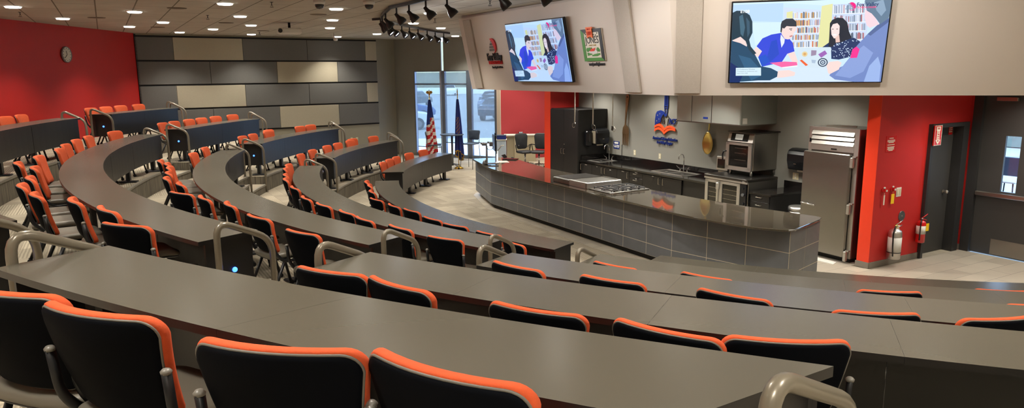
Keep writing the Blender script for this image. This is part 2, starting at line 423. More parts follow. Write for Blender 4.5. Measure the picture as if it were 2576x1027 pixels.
# soffit over the demonstration kitchen: two leaning facets
B0=Vector((-0.877,16.26)); B1=Vector((2.42,10.64)); D2=Vector((6.735-2.34,9.398-10.659)).normalized(); B2=B1+D2*7.6
n1=Vector((-0.862,-0.507)); n2=Vector((-D2.y*-1,D2.x*-1)); n2=Vector((D2.y,-D2.x)).normalized()
ZB,ZT=2.615,4.15
t1,t2=0.315,0.345
def isect(p,d,q,e):
    c=d.x*e.y-d.y*e.x; w=q-p; return p+d*((w.x*e.y-w.y*e.x)/c)
D1=(B1-B0).normalized()
T0=B0+n1*t1; T1=isect(B0+n1*t1,D1,B1+n2*t2,D2); T2=B2+n2*t2
def back(d): return [B0-n1*d, isect(B0-n1*d,D1,B1-n2*d,D2), B2-n2*d]
K0,K1,K2=back(0.3)
mb=MB()
def q(*v): mb.add(v,[[0,1,2,3]])
def z_(p,z): return (p.x,p.y,z)
q(z_(B0,ZB),z_(B1,ZB),z_(T1,ZT),z_(T0,ZT)); q(z_(B1,ZB),z_(B2,ZB),z_(T2,ZT),z_(T1,ZT))
q(z_(K0,ZB),z_(K1,ZB),z_(B1,ZB),z_(B0,ZB)); q(z_(K1,ZB),z_(K2,ZB),z_(B2,ZB),z_(B1,ZB))
q(z_(K0,ZB),z_(K1,ZB),z_(K1,CEIL),z_(K0,CEIL)); q(z_(K1,ZB),z_(K2,ZB),z_(K2,CEIL),z_(K1,CEIL))
C0,C1,C2=[Vector((a.x*.86+b.x*.14,a.y*.86+b.y*.14)) for a,b in ((T0,K0),(T1,K1),(T2,K2))]
q(z_(T0,ZT),z_(T1,ZT),z_(C1,ZT),z_(C0,ZT)); q(z_(T1,ZT),z_(T2,ZT),z_(C2,ZT),z_(C1,ZT))
q(z_(C0,ZT),z_(C1,ZT),z_(C1,CEIL),z_(C0,CEIL)); q(z_(C1,ZT),z_(C2,ZT),z_(C2,CEIL),z_(C1,CEIL))
mb.add([z_(B0,ZB),z_(T0,ZT),z_(C0,ZT),z_(C0,CEIL),z_(K0,CEIL),z_(K0,ZB)],[[0,1,2,3,4,5]])
mb.add([z_(B2,ZB),z_(T2,ZT),z_(C2,ZT),z_(C2,CEIL),z_(K2,CEIL),z_(K2,ZB)],[[5,4,3,2,1,0]])
struct(mb.build('wall_soffit',M_soffit))
kc=[tuple(K0),tuple(K1),tuple(K2),ST(12.1,-1.5)[:2],ST(12.1,-6.3)[:2],ST(10.44,-6.6)[:2],ST(10.44,-14.95)[:2],ST(9.5,-15.2)[:2]]
mb=MB(); mb.prism(kc,2.95,3.05); struct(mb.build('ceiling_kitchen',M_ceil))

# ------------------------------------------------------------------ tiers, risers, nosing, aisle steps
def rmax(deg):
    d=Vector((cos(R(deg)),sin(R(deg)))); c=Vector((CX,CY)); best=0
    n=len(ROOM)
    for i in range(n):
        a=Vector(ROOM[i]);b=Vector(ROOM[(i+1)%n]);e=b-a; w=a-c; den=d.x*e.y-d.y*e.x
        if abs(den)<1e-9: continue
        t=(w.x*e.y-w.y*e.x)/den; s=(w.x*d.y-w.y*d.x)/den
        if 0<=s<=1 and t>1: best=max(best,t)
    return best-0.005
EDGE=[r-TW-0.02 for r in RK]
A_END=-208.5; A_START=-84.0         # angular reach of the platforms
AISLES=[(-175.8,0.66,0.57),(-125.7,0.62,0.57)]   # centre angle, half width at desks, half width at rails
def aisle_deg(al,hw,rho): return math.degrees(math.asin(hw/rho))
REC=0.38
def edge_fn(k):
    def f(a):
        for al,hw,hr in AISLES:
            if abs(a-al)<aisle_deg(al,0.62,EDGE[k]): return EDGE[k]+REC
        return EDGE[k]
    return f
def sector(mb,k,a0,a1,r_in,r_out,z0,z1): 
    mb.arc(r_in,r_out,a0,a1,z0,z1,mi=1,mi_top=0)
for k in range(4):
    e=EDGE[k]; z1=zt(k); z0=zt(k+1)
    mb=MB()
    outer=(lambda a,kk=k: min(rmax(a), (EDGE[kk-1]+REC+0.05) if kk>0 else 30))
    # angular pieces: between aisles at the edge radius, in aisles recessed
    cuts=[(-193.6,-198.8,-205.7,-209.4)[k]]
    for al,hw,hr in AISLES:
        d=aisle_deg(al,0.62,e+REC/2); cuts+= [al-d,al+d]
    cuts.append(A_START)
    for i in range(len(cuts)-1):
        rin=e if i%2==0 else e+REC
        mb.arc(rin,outer,cuts[i],cuts[i+1],z0-0.02 if k==3 else z0-0.3,z1,mi=1,mi_top=0,seg=1.2)
    struct(mb.build('seating_tier',[M_carpet,M_riser]))
    nb=MB()
    for i in range(0,len(cuts)-1):
        rin=e if i%2==0 else e+REC
        a0,a1=cuts[i],cuts[i+1]
        nb.arc(rin-0.012,rin+0.035,a0,a1,z1-0.03,z1+0.006,seg=1.2)
    tr=struct(nb.build('trim_%d'%(k+1),M_nose))
    for al,hw,hr in AISLES:
        d=aisle_deg(al,0.60,e+REC/2)
        sb=MB(); sb.arc(e-0.02,e+REC,al-d,al+d,z0,z0+DZ/2,mi=1,mi_top=0)
        sb.arc(e-0.035,e+0.02,al-d,al+d,z0+DZ/2-0.03,z0+DZ/2+0.006,mi=2)
        struct(sb.build('aisle_step',[M_carpet,M_riser,M_nose]))

# ------------------------------------------------------------------ desks
ORD=['top','second','third','fourth','floor-level']
def desk(k, aL, aR, lendcut, rendcut, nseg, label, led_left=False, led_right=False):
    """curved desk from angle aL to aR (aL<aR); cut = (aisle centre, half width) for parallel-sided ends"""
    ro=RK[k]; ri=ro-TW; zb=zt(k); ztop=zb+0.74
    am=(aL+aR)/2; base=PO(ro-TW/2,am,zb)
    t=thing('curved_desk',label,'desk',base)
    cen=(base[0],base[1])
    def endang(a,cut,rho,sgn):
        if cut is None: return a
        if cut[0]=='skew': return cut[1]+(cut[2]-cut[1])*(rho-ri)/TW
        al,hw=cut; return al+sgn*aisle_deg(al,hw,rho)
    def ang(f,rho):
        l=endang(aL,lendcut,rho,1); r=endang(aR,rendcut,rho,-1); return l+(r-l)*f
    # top with fine joints
    mb=MB(); n=max(24,int((aR-aL)/1.0)); n=(n//nseg+1)*nseg; per=n//nseg
    for sidx in range(nseg):
        vs=[]
        for i in range(per+1):
            f=(sidx*per+i)/n
            for rho in (ri,ro):
                eps=0.0005/rho*57.3*(1 if i==0 else -1 if i==per else 0)
                a=ang(f,rho)+eps*(0 if (sidx==0 and i==0) or (sidx==nseg-1 and i==per) else 1)
                p=PO(rho,a)
                for z in (ztop-0.032,ztop): vs.append((p[0]-cen[0],p[1]-cen[1],z-zb))
        for i in range(per):
            o=i*4;p=o+4   # o: ri low, ri high, ro low, ro high
            mb.add([vs[j] for j in (o+1,o+3,p+3,p+1)],[[0,1,2,3]],0)
            mb.add([vs[j] for j in (o,o+2,p+2,p)],[[3,2,1,0]],1)
            mb.add([vs[j] for j in (o,o+1,p+1,p)],[[0,1,2,3]],1)
            mb.add([vs[j] for j in (o+2,o+3,p+3,p+2)],[[3,2,1,0]],1)
        mb.add([vs[0],vs[1],vs[3],vs[2]],[[0,1,2,3]],1); mb.add([vs[-4],vs[-3],vs[-1],vs[-2]],[[3,2,1,0]],1)
    mb.build('desktop',[M_top,M_edge],t)
    # modesty panels along the inner edge
    zlo=0.25
    for sidx in range(nseg):
        p_=MB(); vs=[]; m=per
        for i in range(m+1):
            f=(sidx*per+i)/n; f=min(max(f,0.004),0.996)
            if i==0: f+=0.0006
            if i==m: f-=0.0006
            for rho in (ri+0.03,ri+0.05):
                p=PO(rho,ang(f,rho))
                for z in (zlo,0.707): vs.append((p[0]-cen[0],p[1]-cen[1],z))
        for i in range(m):
            o=i*4;q_=o+4
            p_.add([vs[j] for j in (o,o+1,q_+1,q_)],[[0,1,2,3]],0)
            p_.add([vs[j] for j in (o+2,o+3,q_+3,q_+2)],[[3,2,1,0]],0)
            p_.add([vs[j] for j in (o,o+2,q_+2,q_)],[[3,2,1,0]])
            p_.add([vs[j] for j in (o+1,o+3,q_+3,q_+1)],[[0,1,2,3]])
        p_.add(vs[:4],[[0,1,3,2]]); p_.add(vs[-4:],[[2,3,1,0]])
        p_.build('front_panel',M_panel,t)
    # end panels
    for f,led,sg in ((0.0,led_left,1),(1.0,led_right,-1)):
        a_i=Vector(PO(ri+0.05,ang(f,ri+0.05))); a_o=Vector(PO(ro-0.06,ang(f,ro-0.06)))
        d=(a_o-a_i); L=d.length; d.normalize(); mid=(a_i+a_o)/2
        nrm=Vector((-d.y,d.x,0)); am_=ang(0.5,ro); cc=Vector(PO(ro,ang(0.5,ro)))
        inward=nrm if (Vector(PO(ro-.2,ang(0.1 if f==0 else 0.9,ro)))-mid).dot(nrm)>0 else -nrm
        c=mid+inward*0.03
        e_=MB(); e_.box((c.x-cen[0],c.y-cen[1],(zlo+0.707)/2),(L,0.02,0.707-zlo),math.atan2(d.y,d.x))
        ep=e_.build('end_panel',M_edge,t)
        if led:
            lc=a_i+d*(L*0.42)+inward*0.018
            lb=MB(); lb.sphere((lc.x-cen[0],lc.y-cen[1],0.47),0.020)
            lb.build('aisle_light',M_led,ep)
    # pedestals
    arc_len=R(aR-aL)*ro; npd=max(2,round(arc_len/1.55)+1)
    for i in range(npd):
        f=(0.22/arc_len*1)+ (1-0.44/arc_len)*i/(npd-1)
        a=ang(f,ro-0.3); p=PO(ro-0.31,a); x,y=p[0]-cen[0],p[1]-cen[1]; ra=R(a)
        b=MB(); b.box((x,y,0.355),(0.07,0.13,0.67),ra,bev=0.02); 
        pb=b.build('pedestal',M_leg,t)
        b=MB(); b.box((x,y,0.0125),(0.30,0.17,0.025),ra+math.pi/2*0,bev=0.012); b.build('foot_plate',M_leg,pb)
    return t
AF,AN=AISLES[0],AISLES[1]
cF=(AF[0],AF[1]); cN=(AN[0],AN[1])
NM=['top','second-highest','middle','second-lowest','lowest']
# centre block, between the two aisles
for k in range(5):
    aL=AF[0]+aisle_deg(0,AF[1],RK[k]); aR=AN[0]-aisle_deg(0,AN[1],RK[k])
    lab=['long curved dark desk on the top tier running off the left edge of the photo',
         'long curved dark desk of the second tier, widest sweep, by the red wall',
         'long curved dark desk on the middle tier between the two stair aisles',
         'long curved dark desk on the lowest step between the two stair aisles',
         'long curved dark desk on the carpet nearest the tiled counter, centre block'][k]
    desk(k,aL,aR,cF,cN,[6,6,5,4,4][k],lab,led_left=False,led_right=(k<=1))
# near block, right of the near aisle
RA=[-111.9,-106.2,-102.0,-97.5,-93.0]
for k in range(5):
    aL=AN[0]+aisle_deg(0,AN[1],RK[k])
    lab=['closest long dark desk across the foreground with end by big handrail',
         'second long dark desk from the camera in the right block',
         'third long dark desk from the camera in the right block',
         'fourth long dark desk from the camera in the right block',
         'farthest dark desk of the right block, facing the tiled counter'][k]
    desk(k,aL if k else -123.9,RA[k],cN if k else None,('skew',-111.8,-113.1) if k==0 else None,[2,4,3,4,4][k],lab)
# far block beside the grey fabric wall
LA=[-188.8,-193.5,-199.6,-202.4,-204.6]
for k in range(5):
    aR=AF[0]-aisle_deg(0,AF[1],RK[k])
    lab=['highest far desk with black front panel against the red wall',
         'far desk with black front panel on the second tier near grey panels',
         'far desk with blue-sheened front in the middle of the far block',
         'far desk with bright blue-sheened front, second from the windows',
         'short curved desk on the carpet closest to the windows and flags'][k]
    desk(k,LA[k],aR,None,cF,[2,2,3,2,2][k],lab,led_right=(k<4))

# ------------------------------------------------------------------ handrails
def rail(k, al, side, label, hr=None, r=0.024, drop=True):
    hw=hr if hr else 0.57
    ro=EDGE[k]+0.42; ri_=EDGE[k]+0.02
    zo=zt(k); zi=zt(k+1)
    def P(rho,z):
        a=al+side*aisle_deg(al,hw,rho); p=PO(rho,a); return Vector((p[0],p[1],z))
    base=P(ro,zo)
    t=thing('handrail',label,'handrail',tuple(base),group=None)
    rin=EDGE[k]-0.03
    top=[P(ro,zo+0.005),P(ro,zo+0.89),P(rin+0.0,zo+0.68),P(rin,zi+0.005)]
    mb=MB(); mb.tube([p-base for p in top],r,12,fil=0.13); mb.build('rail_tube',M_rail,t)
    for p in (top[0],top[-1]):
        f=MB(); pp=p-base; f.cyl((pp.x,pp.y,pp.z-0.004),(pp.x,pp.y,pp.z+0.008),r*1.9,n=16); f.build('floor_flange',M_rail,t)
    return t
pos=['top','second','third','fourth']
for k in range(4):
    rail(k,AF[0],1,'bent grey handrail, %s from the red wall, centre block side of far aisle'%['first','second','third','fourth'][k])
    rail(k,AF[0],-1,'bent grey handrail at the %s lit black end panel of the far aisle'%['highest','second-highest','third-highest','lowest'][k])
    rail(k,AN[0],-1,'bent grey handrail, %s down the near aisle, on its left side'%['first','second','third','fourth'][k],hr=0.52)
    rail(k,AN[0],1,'bent grey handrail, %s down the near aisle, on its right side'%['first','second','third','fourth'][k],hr=0.58 if k else 0.45)
# aisle along the grey fabric wall
for k in range(4):
    aa=LA[k]-0.6
    for j,off in enumerate((0.0,1.1)):
        c=aa-math.degrees(0.6/EDGE[k])
        rl=rail(k,c,1,'bent grey handrail at the far end of the %s far desk, %s'%(['highest','second','third','fourth'][k],['beside the desk','beside the wall'][j]),hr=0.55)
        if j: v_=rl.location.copy(); v_.z=0; v_.normalize(); rl.location+=Vector((v_.x-0.07*v_.y,v_.y+0.07*v_.x,0))*1.1
# big rail at the right end of the closest desk
base=Vector((0.565,1.465,zt(0)))
t=thing('handrail','large bent grey handrail in the lower right corner of the photo','handrail',tuple(base))
top=[Vector((0,0,0.005)),Vector((0,0,0.895)),Vector((0.385,0.385,0.64)),Vector((0.385,0.385,-DZ+0.005))]
mb=MB(); mb.tube(top,0.024,16,fil=0.13); mb.build('rail_tube',M_rail,t)
for p in (top[0],top[-1]):
    f=MB(); f.cyl((p.x,p.y,p.z-0.004),(p.x,p.y,p.z+0.008),0.045,n=16); f.build('floor_flange',M_rail,t)

# ------------------------------------------------------------------ stacking chairs
def rrect(hw_b,hw_t,h,r,n=6,sag=0.0):
    """rounded outline, bottom half width hw_b, top half width hw_t, height h centred on 0"""
    pts=[]
    for cx,cy,a0,hw in ((1,-1,-90,hw_b),(1,1,0,hw_t),(-1,1,90,hw_t),(-1,-1,180,hw_b)):
        for i in range(n+1):
            a=R(a0+90*i/n); pts.append((cx*(hw-r)+r*cos(a), cy*(h/2-r)+r*sin(a)))
    # subdivide long edges
    out=[]
    m=len(pts)
    for i in range(m):
        a=pts[i]; b=pts[(i+1)%m]; out.append(a); L=math.hypot(a[0]-b[0],a[1]-b[1]); k=int(L/0.05)
        for j in range(1,k+1): out.append((a[0]+(b[0]-a[0])*j/(k+1),a[1]+(b[1]-a[1])*j/(k+1)))
    return [(x,y+(sag*(1-(x/hw_t)**2) if y>0 else 0)) for x,y in out]
def make_chair():
    t=thing('stacking_chair','x','chair')
    ZC=0.675; H=0.37
    def surf(x,z,d):      # d forward of shell plane
        yb=-0.232-0.11*(z/H)          # leans back with height
        yb+=0.055*(x/0.24)**2+0.02*math.sin(math.pi*(z/H+0.5))*-1*0.6
        return (x, yb+d, ZC+z)
    oc=rrect(0.212,0.252,H,0.055,sag=0.008)
    prof=[(0.0,0.0),(0.5,0.0),(0.9,0.0),(0.965,0.0),(0.99,0.004),(1.0,0.012),(1.0,0.026),(0.985,0.036),(0.94,0.042),(0.8,0.047),(0.55,0.05),(0.25,0.052),(0.0,0.052)]
    mb=MB(); mb.pad(oc,prof,lambda x,z,d: surf(x,z,d)); back=mb.build('backrest',M_or,t)
    os_=rrect(0.202,0.243,H-0.018,0.05,sag=0.008)
    mb=MB(); mb.pad(os_,[(0.0,-0.014),(0.5,-0.014),(0.93,-0.014),(0.985,-0.011),(1.0,-0.005),(1.0,0.0),(0.97,0.002),(0.5,0.002),(0,0.002)],lambda x,z,d: surf(x,z-0.004,d)); mb.build('back_shell',M_shell,back)
    mb=MB(); mb.tube([surf(x*1.008,(z-0.003)*1.006,-0.001) for x,z in os_],0.0042,6,closed=True); mb.build('piping',M_pipe,back)
    # seat
    so=rrect(0.225,0.215,0.45,0.06)
    def sf(x,y,d): 
        yy=y; fall=max(0,(y-0.12))*0.16
        return (x, yy+0.02, 0.425+d-fall+0.012*(x/0.22)**2)
    mb=MB(); mb.pad(so,[(0,0.0),(0.6,0.0),(0.96,0.0),(1.0,0.012),(1.0,0.03),(0.98,0.042),(0.93,0.05),(0.8,0.053),(0.5,0.05),(0.2,0.047),(0,0.047)],sf); seat=mb.build('seat',M_seat,t)
    mb=MB(); mb.pad(rrect(0.215,0.205,0.43,0.05),[(0,-0.018),(0.9,-0.018),(1.0,-0.008),(1.0,0.0),(0,0.0)],sf); mb.build('seat_pan',M_leg,seat)
    for s in (-1,1):
        mb=MB(); mb.tube([(s*0.253,-0.215,0.69),(s*0.250,-0.20,0.52),(s*0.236,-0.10,0.405),(s*0.23,0.14,0.40)],0.0125,8,fil=0.06,flat=0.018)
        up=mb.build('side_frame',M_leg,t)
        mb=MB(); mb.lathe([(0.016,0),(0.018,0.008),(0.011,0.016),(0.0001,0.018)],(s*0.253,-0.2155,0.685),10); mb.build('end_cap',M_cap,up)
        for (p0,p1,c) in (((s*0.232,-0.09,0.405),(s*0.245,-0.255,0.045),-0.262),((s*0.23,0.12,0.40),(s*0.243,0.205,0.045),0.212)):
            mb=MB(); mb.tube([p0,p1],0.0125,8,flat=0.017); lg=mb.build('leg',M_leg,t)
            mb=MB(); mb.cyl((s*0.245-0.016,c,0.026),(s*0.245+0.016,c,0.026),0.026,n=12); mb.cyl((s*0.245,c,0.03),(s*0.245,c,0.065),0.011,n=8); mb.build('caster',M_leg,lg)
    mb=MB(); mb.tube([(-0.232,-0.02,0.39),(0.232,-0.02,0.39)],0.011,8); mb.build('cross_bar',M_leg,t)
    return t
CHAIR=make_chair(); register(CHAIR)
CH={'A':[(0.33,-120.85,12),(0.3,-119.18,7),(0.26,-116.66,14),(0.2,-115.01,-7)],'B':[(0.3,-121.45,5),(0.31,-119.6,-12),(0.35,-116.44,-2),(0.37,-114.14,-12),(0.3,-112.24,14)],'C':[(0.24,-120.71,-10),(0.25,-117.38,-5),(0.26,-113.82,-14),(0.32,-110.14,11),(0.21,-107.21,24)],'M1':[(0.22,-170.37,-8),(0.32,-166.14,4),(0.3,-163.22,2),(0.24,-159.66,1),(0.18,-156.59,0),(0.3,-152.68,-2),(0.45,-149.92,4),(0.25,-147.29,-1),(0.31,-143.36,-2),(0.42,-141.09,-5),(0.4,-138.11,-3),(0.22,-135.78,-7),(0.17,-133.12,-4),(0.32,-130.07,17)],'M2':[(0.18,-169.95,2),(0.19,-165.38,-4),(0.55,-160.9,6),(0.4,-158.75,4),(0.34,-156.4,-2),(0.35,-153.41,1),(0.4,-150.82,-2),(0.3,-147.8,-1),(0.44,-144.21,19),(0.3,-141.91,-3),(0.21,-139.13,-10),(0.3,-135.0,0),(0.39,-130.75,3)],'L0':[(0.24,-168.12,-4),(0.24,-170.3,5)],'L1':[(0.24,-179.75,3),(0.24,178.18,3),(0.24,176.11,2),(0.24,173.57,3)],'L2':[(0.24,-179.81,3),(0.24,178.09,2),(0.24,175.37,1),(0.24,173.13,1),(0.24,170.55,1),(0.24,167.5,1)],'L3':[(0.23,-181.61,1),(0.23,175.77,3),(0.23,172.02,0),(0.44,170.2,0),(0.23,164.75,1),(0.24,162.31,1)],'L4':[(0.25,182.04,-2),(0.24,177.51,-1),(0.23,172.56,0),(0.23,169.15,0),(0.23,165.44,1),(0.4,163.2,-1),(0.23,159.0,0)],'L5':[(0.21,175.46,2),(0.23,171.77,0),(0.23,168.61,1),(0.23,163.57,-1),(0.23,158.53,0)],'M3':[(0.16,-168.63,-4),(0.15,-165.55,-1),(0.14,-161.13,1),(0.17,-158.19,-2),(0.17,-153.1,2),(0.25,-147.75,-3),(0.24,-144.31,1),(0.22,-140.75,-4),(0.27,-137.99,-6),(0.25,-134.33,-5),(0.29,-130.22,7)],'M4':[(0.19,-166.77,-2),(0.16,-163.8,-3),(0.22,-159.55,-1),(0.34,-154.56,11),(0.26,-150.47,1),(0.19,-147.29,5),(0.24,-142.78,1),(0.25,-139.22,8),(0.25,-135.05,1),(0.41,-131.58,-17)],'D':[(0.27,-120.0,-11),(0.26,-115.79,-12),(0.19,-108.49,9),(0.28,-103.47,13)],'E':[(0.25,-101.22,0)]}
TIER={'A':0,'L0':0,'L1':0,'L2':1,'L3':2,'L4':3,'L5':4,'M1':1,'M2':2,'M3':3,'M4':4,'B':1,'C':2,'D':3,'E':4}
ROWN={'A':('closest desk in the foreground','counting from the left'),'L0':('top-tier desk at the left photo edge','counting from the left'),
 'L1':('highest far desk before the red wall','counting from the aisle'),'L2':('second-highest far desk','counting from the aisle'),
 'L3':('middle far desk by the grey panels','counting from the aisle'),'L4':('lower far desk with bright blue front','counting from the aisle'),
 'L5':('short floor-level desk near the windows','counting from the aisle'),
 'M1':('centre block\'s highest curved desk','counting from the far aisle'),'M2':('centre block\'s second curved desk','counting from the far aisle'),
 'M3':('centre block\'s third curved desk','counting from the far aisle'),'M4':('centre block\'s lowest curved desk','counting from the far aisle'),
 'B':('second desk of the right block','counting from the left'),'C':('third desk of the right block','counting from the left'),
 'D':('fourth desk of the right block','counting from the left'),'E':('farthest desk of the right block','counting from the left')}
NUM=['first','second','third','fourth','fifth','sixth','seventh','eighth','ninth','tenth','eleventh','twelfth','thirteenth','fourteenth','fifteenth']
first=True
for row,lst in CH.items():
    k=TIER[row]; n=len(lst); order=sorted(range(n),key=lambda i:(lst[i][1]+360)%360, reverse=row[0]=='L')
    for rank,i in enumerate(order):
        dr,ph,yw=lst[i]; desk_,cnt=ROWN[row]
        a=R(ph); rt=Vector(PO(RK[k]+dr,ph,zt(k)))
        rz=a+math.pi/2+R(yw)
        off=Vector((-sin(rz),cos(rz),0))*0.26      # root lies ahead of the back top
        loc=rt+off
        lab=('orange-backed chair, only one in view at the '+desk_) if n==1 else 'orange-backed chair, %s at the %s, %s'%(NUM[rank],desk_,cnt)
        grp='chairs at the '+desk_
        if first:
            c=CHAIR; c.location=loc; c.rotation_euler=(0,0,rz); c['label']=lab; c['group']=grp; first=False
        else: dup(CHAIR,loc,rz,lab,grp)

# ------------------------------------------------------------------ demonstration counter
t=KT('demonstration_counter','long tiled demonstration counter with polished black granite top','counter',7.7,-10.5)
def lk(s,tt,z=0): return (tt+10.5,s-7.7,z)          # kitchen coords -> local of this empty
face=[(7.80,-15.60),(7.26,-13.78),(7.26,-7.92),(7.65,-6.10),(8.58,-6.36),(8.30,-7.55),(8.14,-9.2),(8.14,-12.75),(8.42,-14.75)]
mb=MB(); mb.prism([lk(*p)[:2] for p in [(7.87,-15.5),(7.33,-13.75),(7.33,-7.93),(7.72,-6.22),(8.5,-6.42),(8.24,-7.55),(8.08,-9.2),(8.08,-12.75),(8.36,-14.7)]],0.0,0.10)
mb.build('toe_kick',M_black,t)
mb=MB(); mb.prism([lk(*p)[:2] for p in face],0.10,0.885); mb.build('counter_body',M_grout,t)
mb=MB()
def tiles(a,b,widths,th=0.002,g=0.009):
    a=Vector(lk(*a)[:2]);b=Vector(lk(*b)[:2]);d=(b-a);L=d.length;d.normalize();n=Vector((d.y,-d.x))
    tot=sum(widths); x=0
    for w in widths:
        w=w*L/tot
        for z0,z1 in ((0.10,0.29),(0.29,0.59),(0.59,0.885)):
            p0=a+d*(x+g/2);p1=a+d*(x+w-g/2)
            mb.prism([tuple(p0),tuple(p1),tuple(p1+n*th),tuple(p0+n*th)],z0+g/2,z1-g/2)
        x+=w
tiles(face[0],face[1],[.7,.6,.6]); tiles(face[1],face[2],[1]*10); tiles(face[2],face[3],[.62,.63,.64]); tiles(face[3],face[4],[.5,.46])
mb.build('tile_cladding',M_tile,t)
top=[(7.62,-15.42),(7.23,-13.92),(7.14,-13.5),(7.12,-13.0),(7.12,-8.2),(7.10,-7.75),(7.13,-7.35),(7.22,-6.85),(7.32,-6.45),(7.50,-6.16),(7.58,-6.08),(7.68,-6.06),(8.50,-6.31),(8.60,-6.36),(8.65,-6.45),(8.62,-6.6),(8.40,-7.5),(8.28,-8.4),(8.22,-9.4),(8.21,-12.7),(8.32,-13.8),(8.52,-14.85),(8.35,-15.3)]
mb=MB(); ins=[]
c=Vector((7.75,-10.8))
P=[lk(*p)[:2] for p in top]
mb.prism(P,0.888,0.92); tb=mb.build('granite_top',M_granite,t)
bv=tb.modifiers.new('bevel','BEVEL'); bv.width=0.008; bv.segments=2

# drop-in griddle and range in the counter
t=KT('griddle','low stainless griddle set into the granite counter','griddle',7.26,-11.26,0.92)
mb=MB(); mb.box((0.28,0.40,0.05),(0.55,0.78,0.10),bev=0.01); mb.build('housing',M_steel,t)
mb=MB(); mb.box((0.28,0.42,0.104),(0.50,0.66,0.01)); mb.build('cooking_plate',M_steeld,t)
t=KT('range_splash','stainless boxed backsplash beside the burners with a slotted end','backsplash',7.26,-10.70,0.92)
mb=MB(); mb.box((0.25,0.03,0.056),(0.51,0.05,0.112),bev=0.006); mb.build('front_shield',M_steelb,t)
mb=MB(); mb.box((0.53,0.40,0.056),(0.04,0.78,0.112),bev=0.008)
for i in range(5): mb.box((0.53,-0.0,0.018+i*0.019)if False else (0.53,0.009,0.018+i*0.019),(0.026,0.006,0.008),mi=1)
mb.build('side_shield',[M_steelb,M_black],t)
mb=MB(); mb.box((0.25,0.78,0.056),(0.51,0.03,0.112)); mb.build('rear_shield',M_steel,t)
mb=MB(); mb.box((0.25,0.41,0.094),(0.50,0.72,0.01)); mb.build('cover_plate',M_steel,t)
t=KT('cooktop','gas cooktop with cast grates set into the granite counter','cooktop',7.30,-10.12,0.921)
mb=MB(); mb.box((0.28,0.45,0.008),(0.60,0.88,0.016),bev=0.004); mb.build('base_tray',M_steel,t)
for i in range(2):
    for j in range(2):
        cx,cy=0.16+0.27*i,0.24+0.40*j
        mb=MB()
        for dx in (-0.11,0.11): mb.box((cx+dx,cy,0.045),(0.014,0.34,0.018))
        for dy in (-0.16,0,0.16): mb.box((cx,cy+dy,0.045),(0.23,0.014,0.018))
        for dx in (-0.11,0.11):
            for dy in (-0.16,0.16): mb.box((cx+dx,cy+dy,0.025),(0.016,0.016,0.03))
        g=mb.build('grate',M_greymetal,t)
        mb=MB(); mb.lathe([(0.05,0.016),(0.05,0.03),(0.035,0.036),(0.0001,0.036)],(cx,cy,0),16); mb.build('burner',M_steeld,g)
for j in range(4):
    mb=MB(); mb.cyl((0.50,0.16+0.18*j,0.03),(0.535,0.16+0.18*j,0.05),0.022,n=12); mb.build('knob',M_plast,t)

# ------------------------------------------------------------------ tall cabinet
t=KT('tall_cabinet','tall black two-door cabinet in the kitchen corner','cabinet',10.02,-14.37)
mb=MB(); mb.box((0,0.01,1.05),(1.19,0.83,2.10),bev=0.004); mb.build('body',M_kblack,t)
for sx in (-1,1):
    mb=MB(); mb.box((sx*0.297,-0.416,1.10),(0.588,0.02,1.97),bev=0.003); d=mb.build('door',M_kblack,t)
    mb=MB(); x=sx*0.055-0.02
    mb.tube([(x,-0.427,1.02),(x,-0.465,1.02),(x,-0.465,1.14),(x,-0.427,1.14)],0.0055,8,fil=0.012); mb.build('handle',M_nickel,d)
mb=MB(); mb.cyl((0.02,-0.426,1.25),(0.02,-0.436,1.25),0.014); mb.build('lock',M_nickel,t)
# dispensers on its side (side plane t=-13.77)
t=KT('soap_dispenser','slim black soap dispenser on the side of the tall cabinet','dispenser',9.85,-13.765,1.24)
mb=MB(); mb.box((0.05,0,0.18),(0.10,0.17,0.36),bev=0.02); mb.build('body',M_plast,t)
mb=MB(); mb.box((0.105,-0.0,0.20),(0.012,0.07,0.20),bev=0.004); mb.build('window',M_glassd,t)
mb=MB(); mb.box((0.075,0,0.0),(0.05,0.06,0.03),bev=0.01); mb.build('nozzle',M_plast,t)
t=KT('towel_dispenser','large black paper towel dispenser on the side of the tall cabinet','dispenser',10.16,-13.765,1.25)
def disp(t):
    mb=MB(); pr=[(0,0.40),(0.12,0.40),(0.20,0.37),(0.235,0.30),(0.235,0.18),(0.19,0.03),(0.0,0.03)]
    n=len(pr); vs=[(x,y,z) for y in (-0.19,0.19) for x,z in pr]
    mb.add(vs,[list(range(n))[::-1],list(range(n,2*n))]+[[i,(i+1)%n,n+(i+1)%n,n+i] for i in range(n)]); b=mb.build('cover',M_plast,t)
    bv=b.modifiers.new('b','BEVEL'); bv.width=0.02; bv.segments=3
    mb=MB(); mb.box((0.09,0,0.02),(0.03,0.17,0.05)); mb.build('paper_towel',M_cream,t)
    mb=MB(); mb.box((0.11,-0.195,0.2),(0.15,0.012,0.30),bev=0.01); mb.build('side_panel',M_plastg,t)
    mb=MB(); mb.box((0.236,0,0.16),(0.003,0.05,0.012)); mb.build('badge',M_nickel,t)
disp(t)

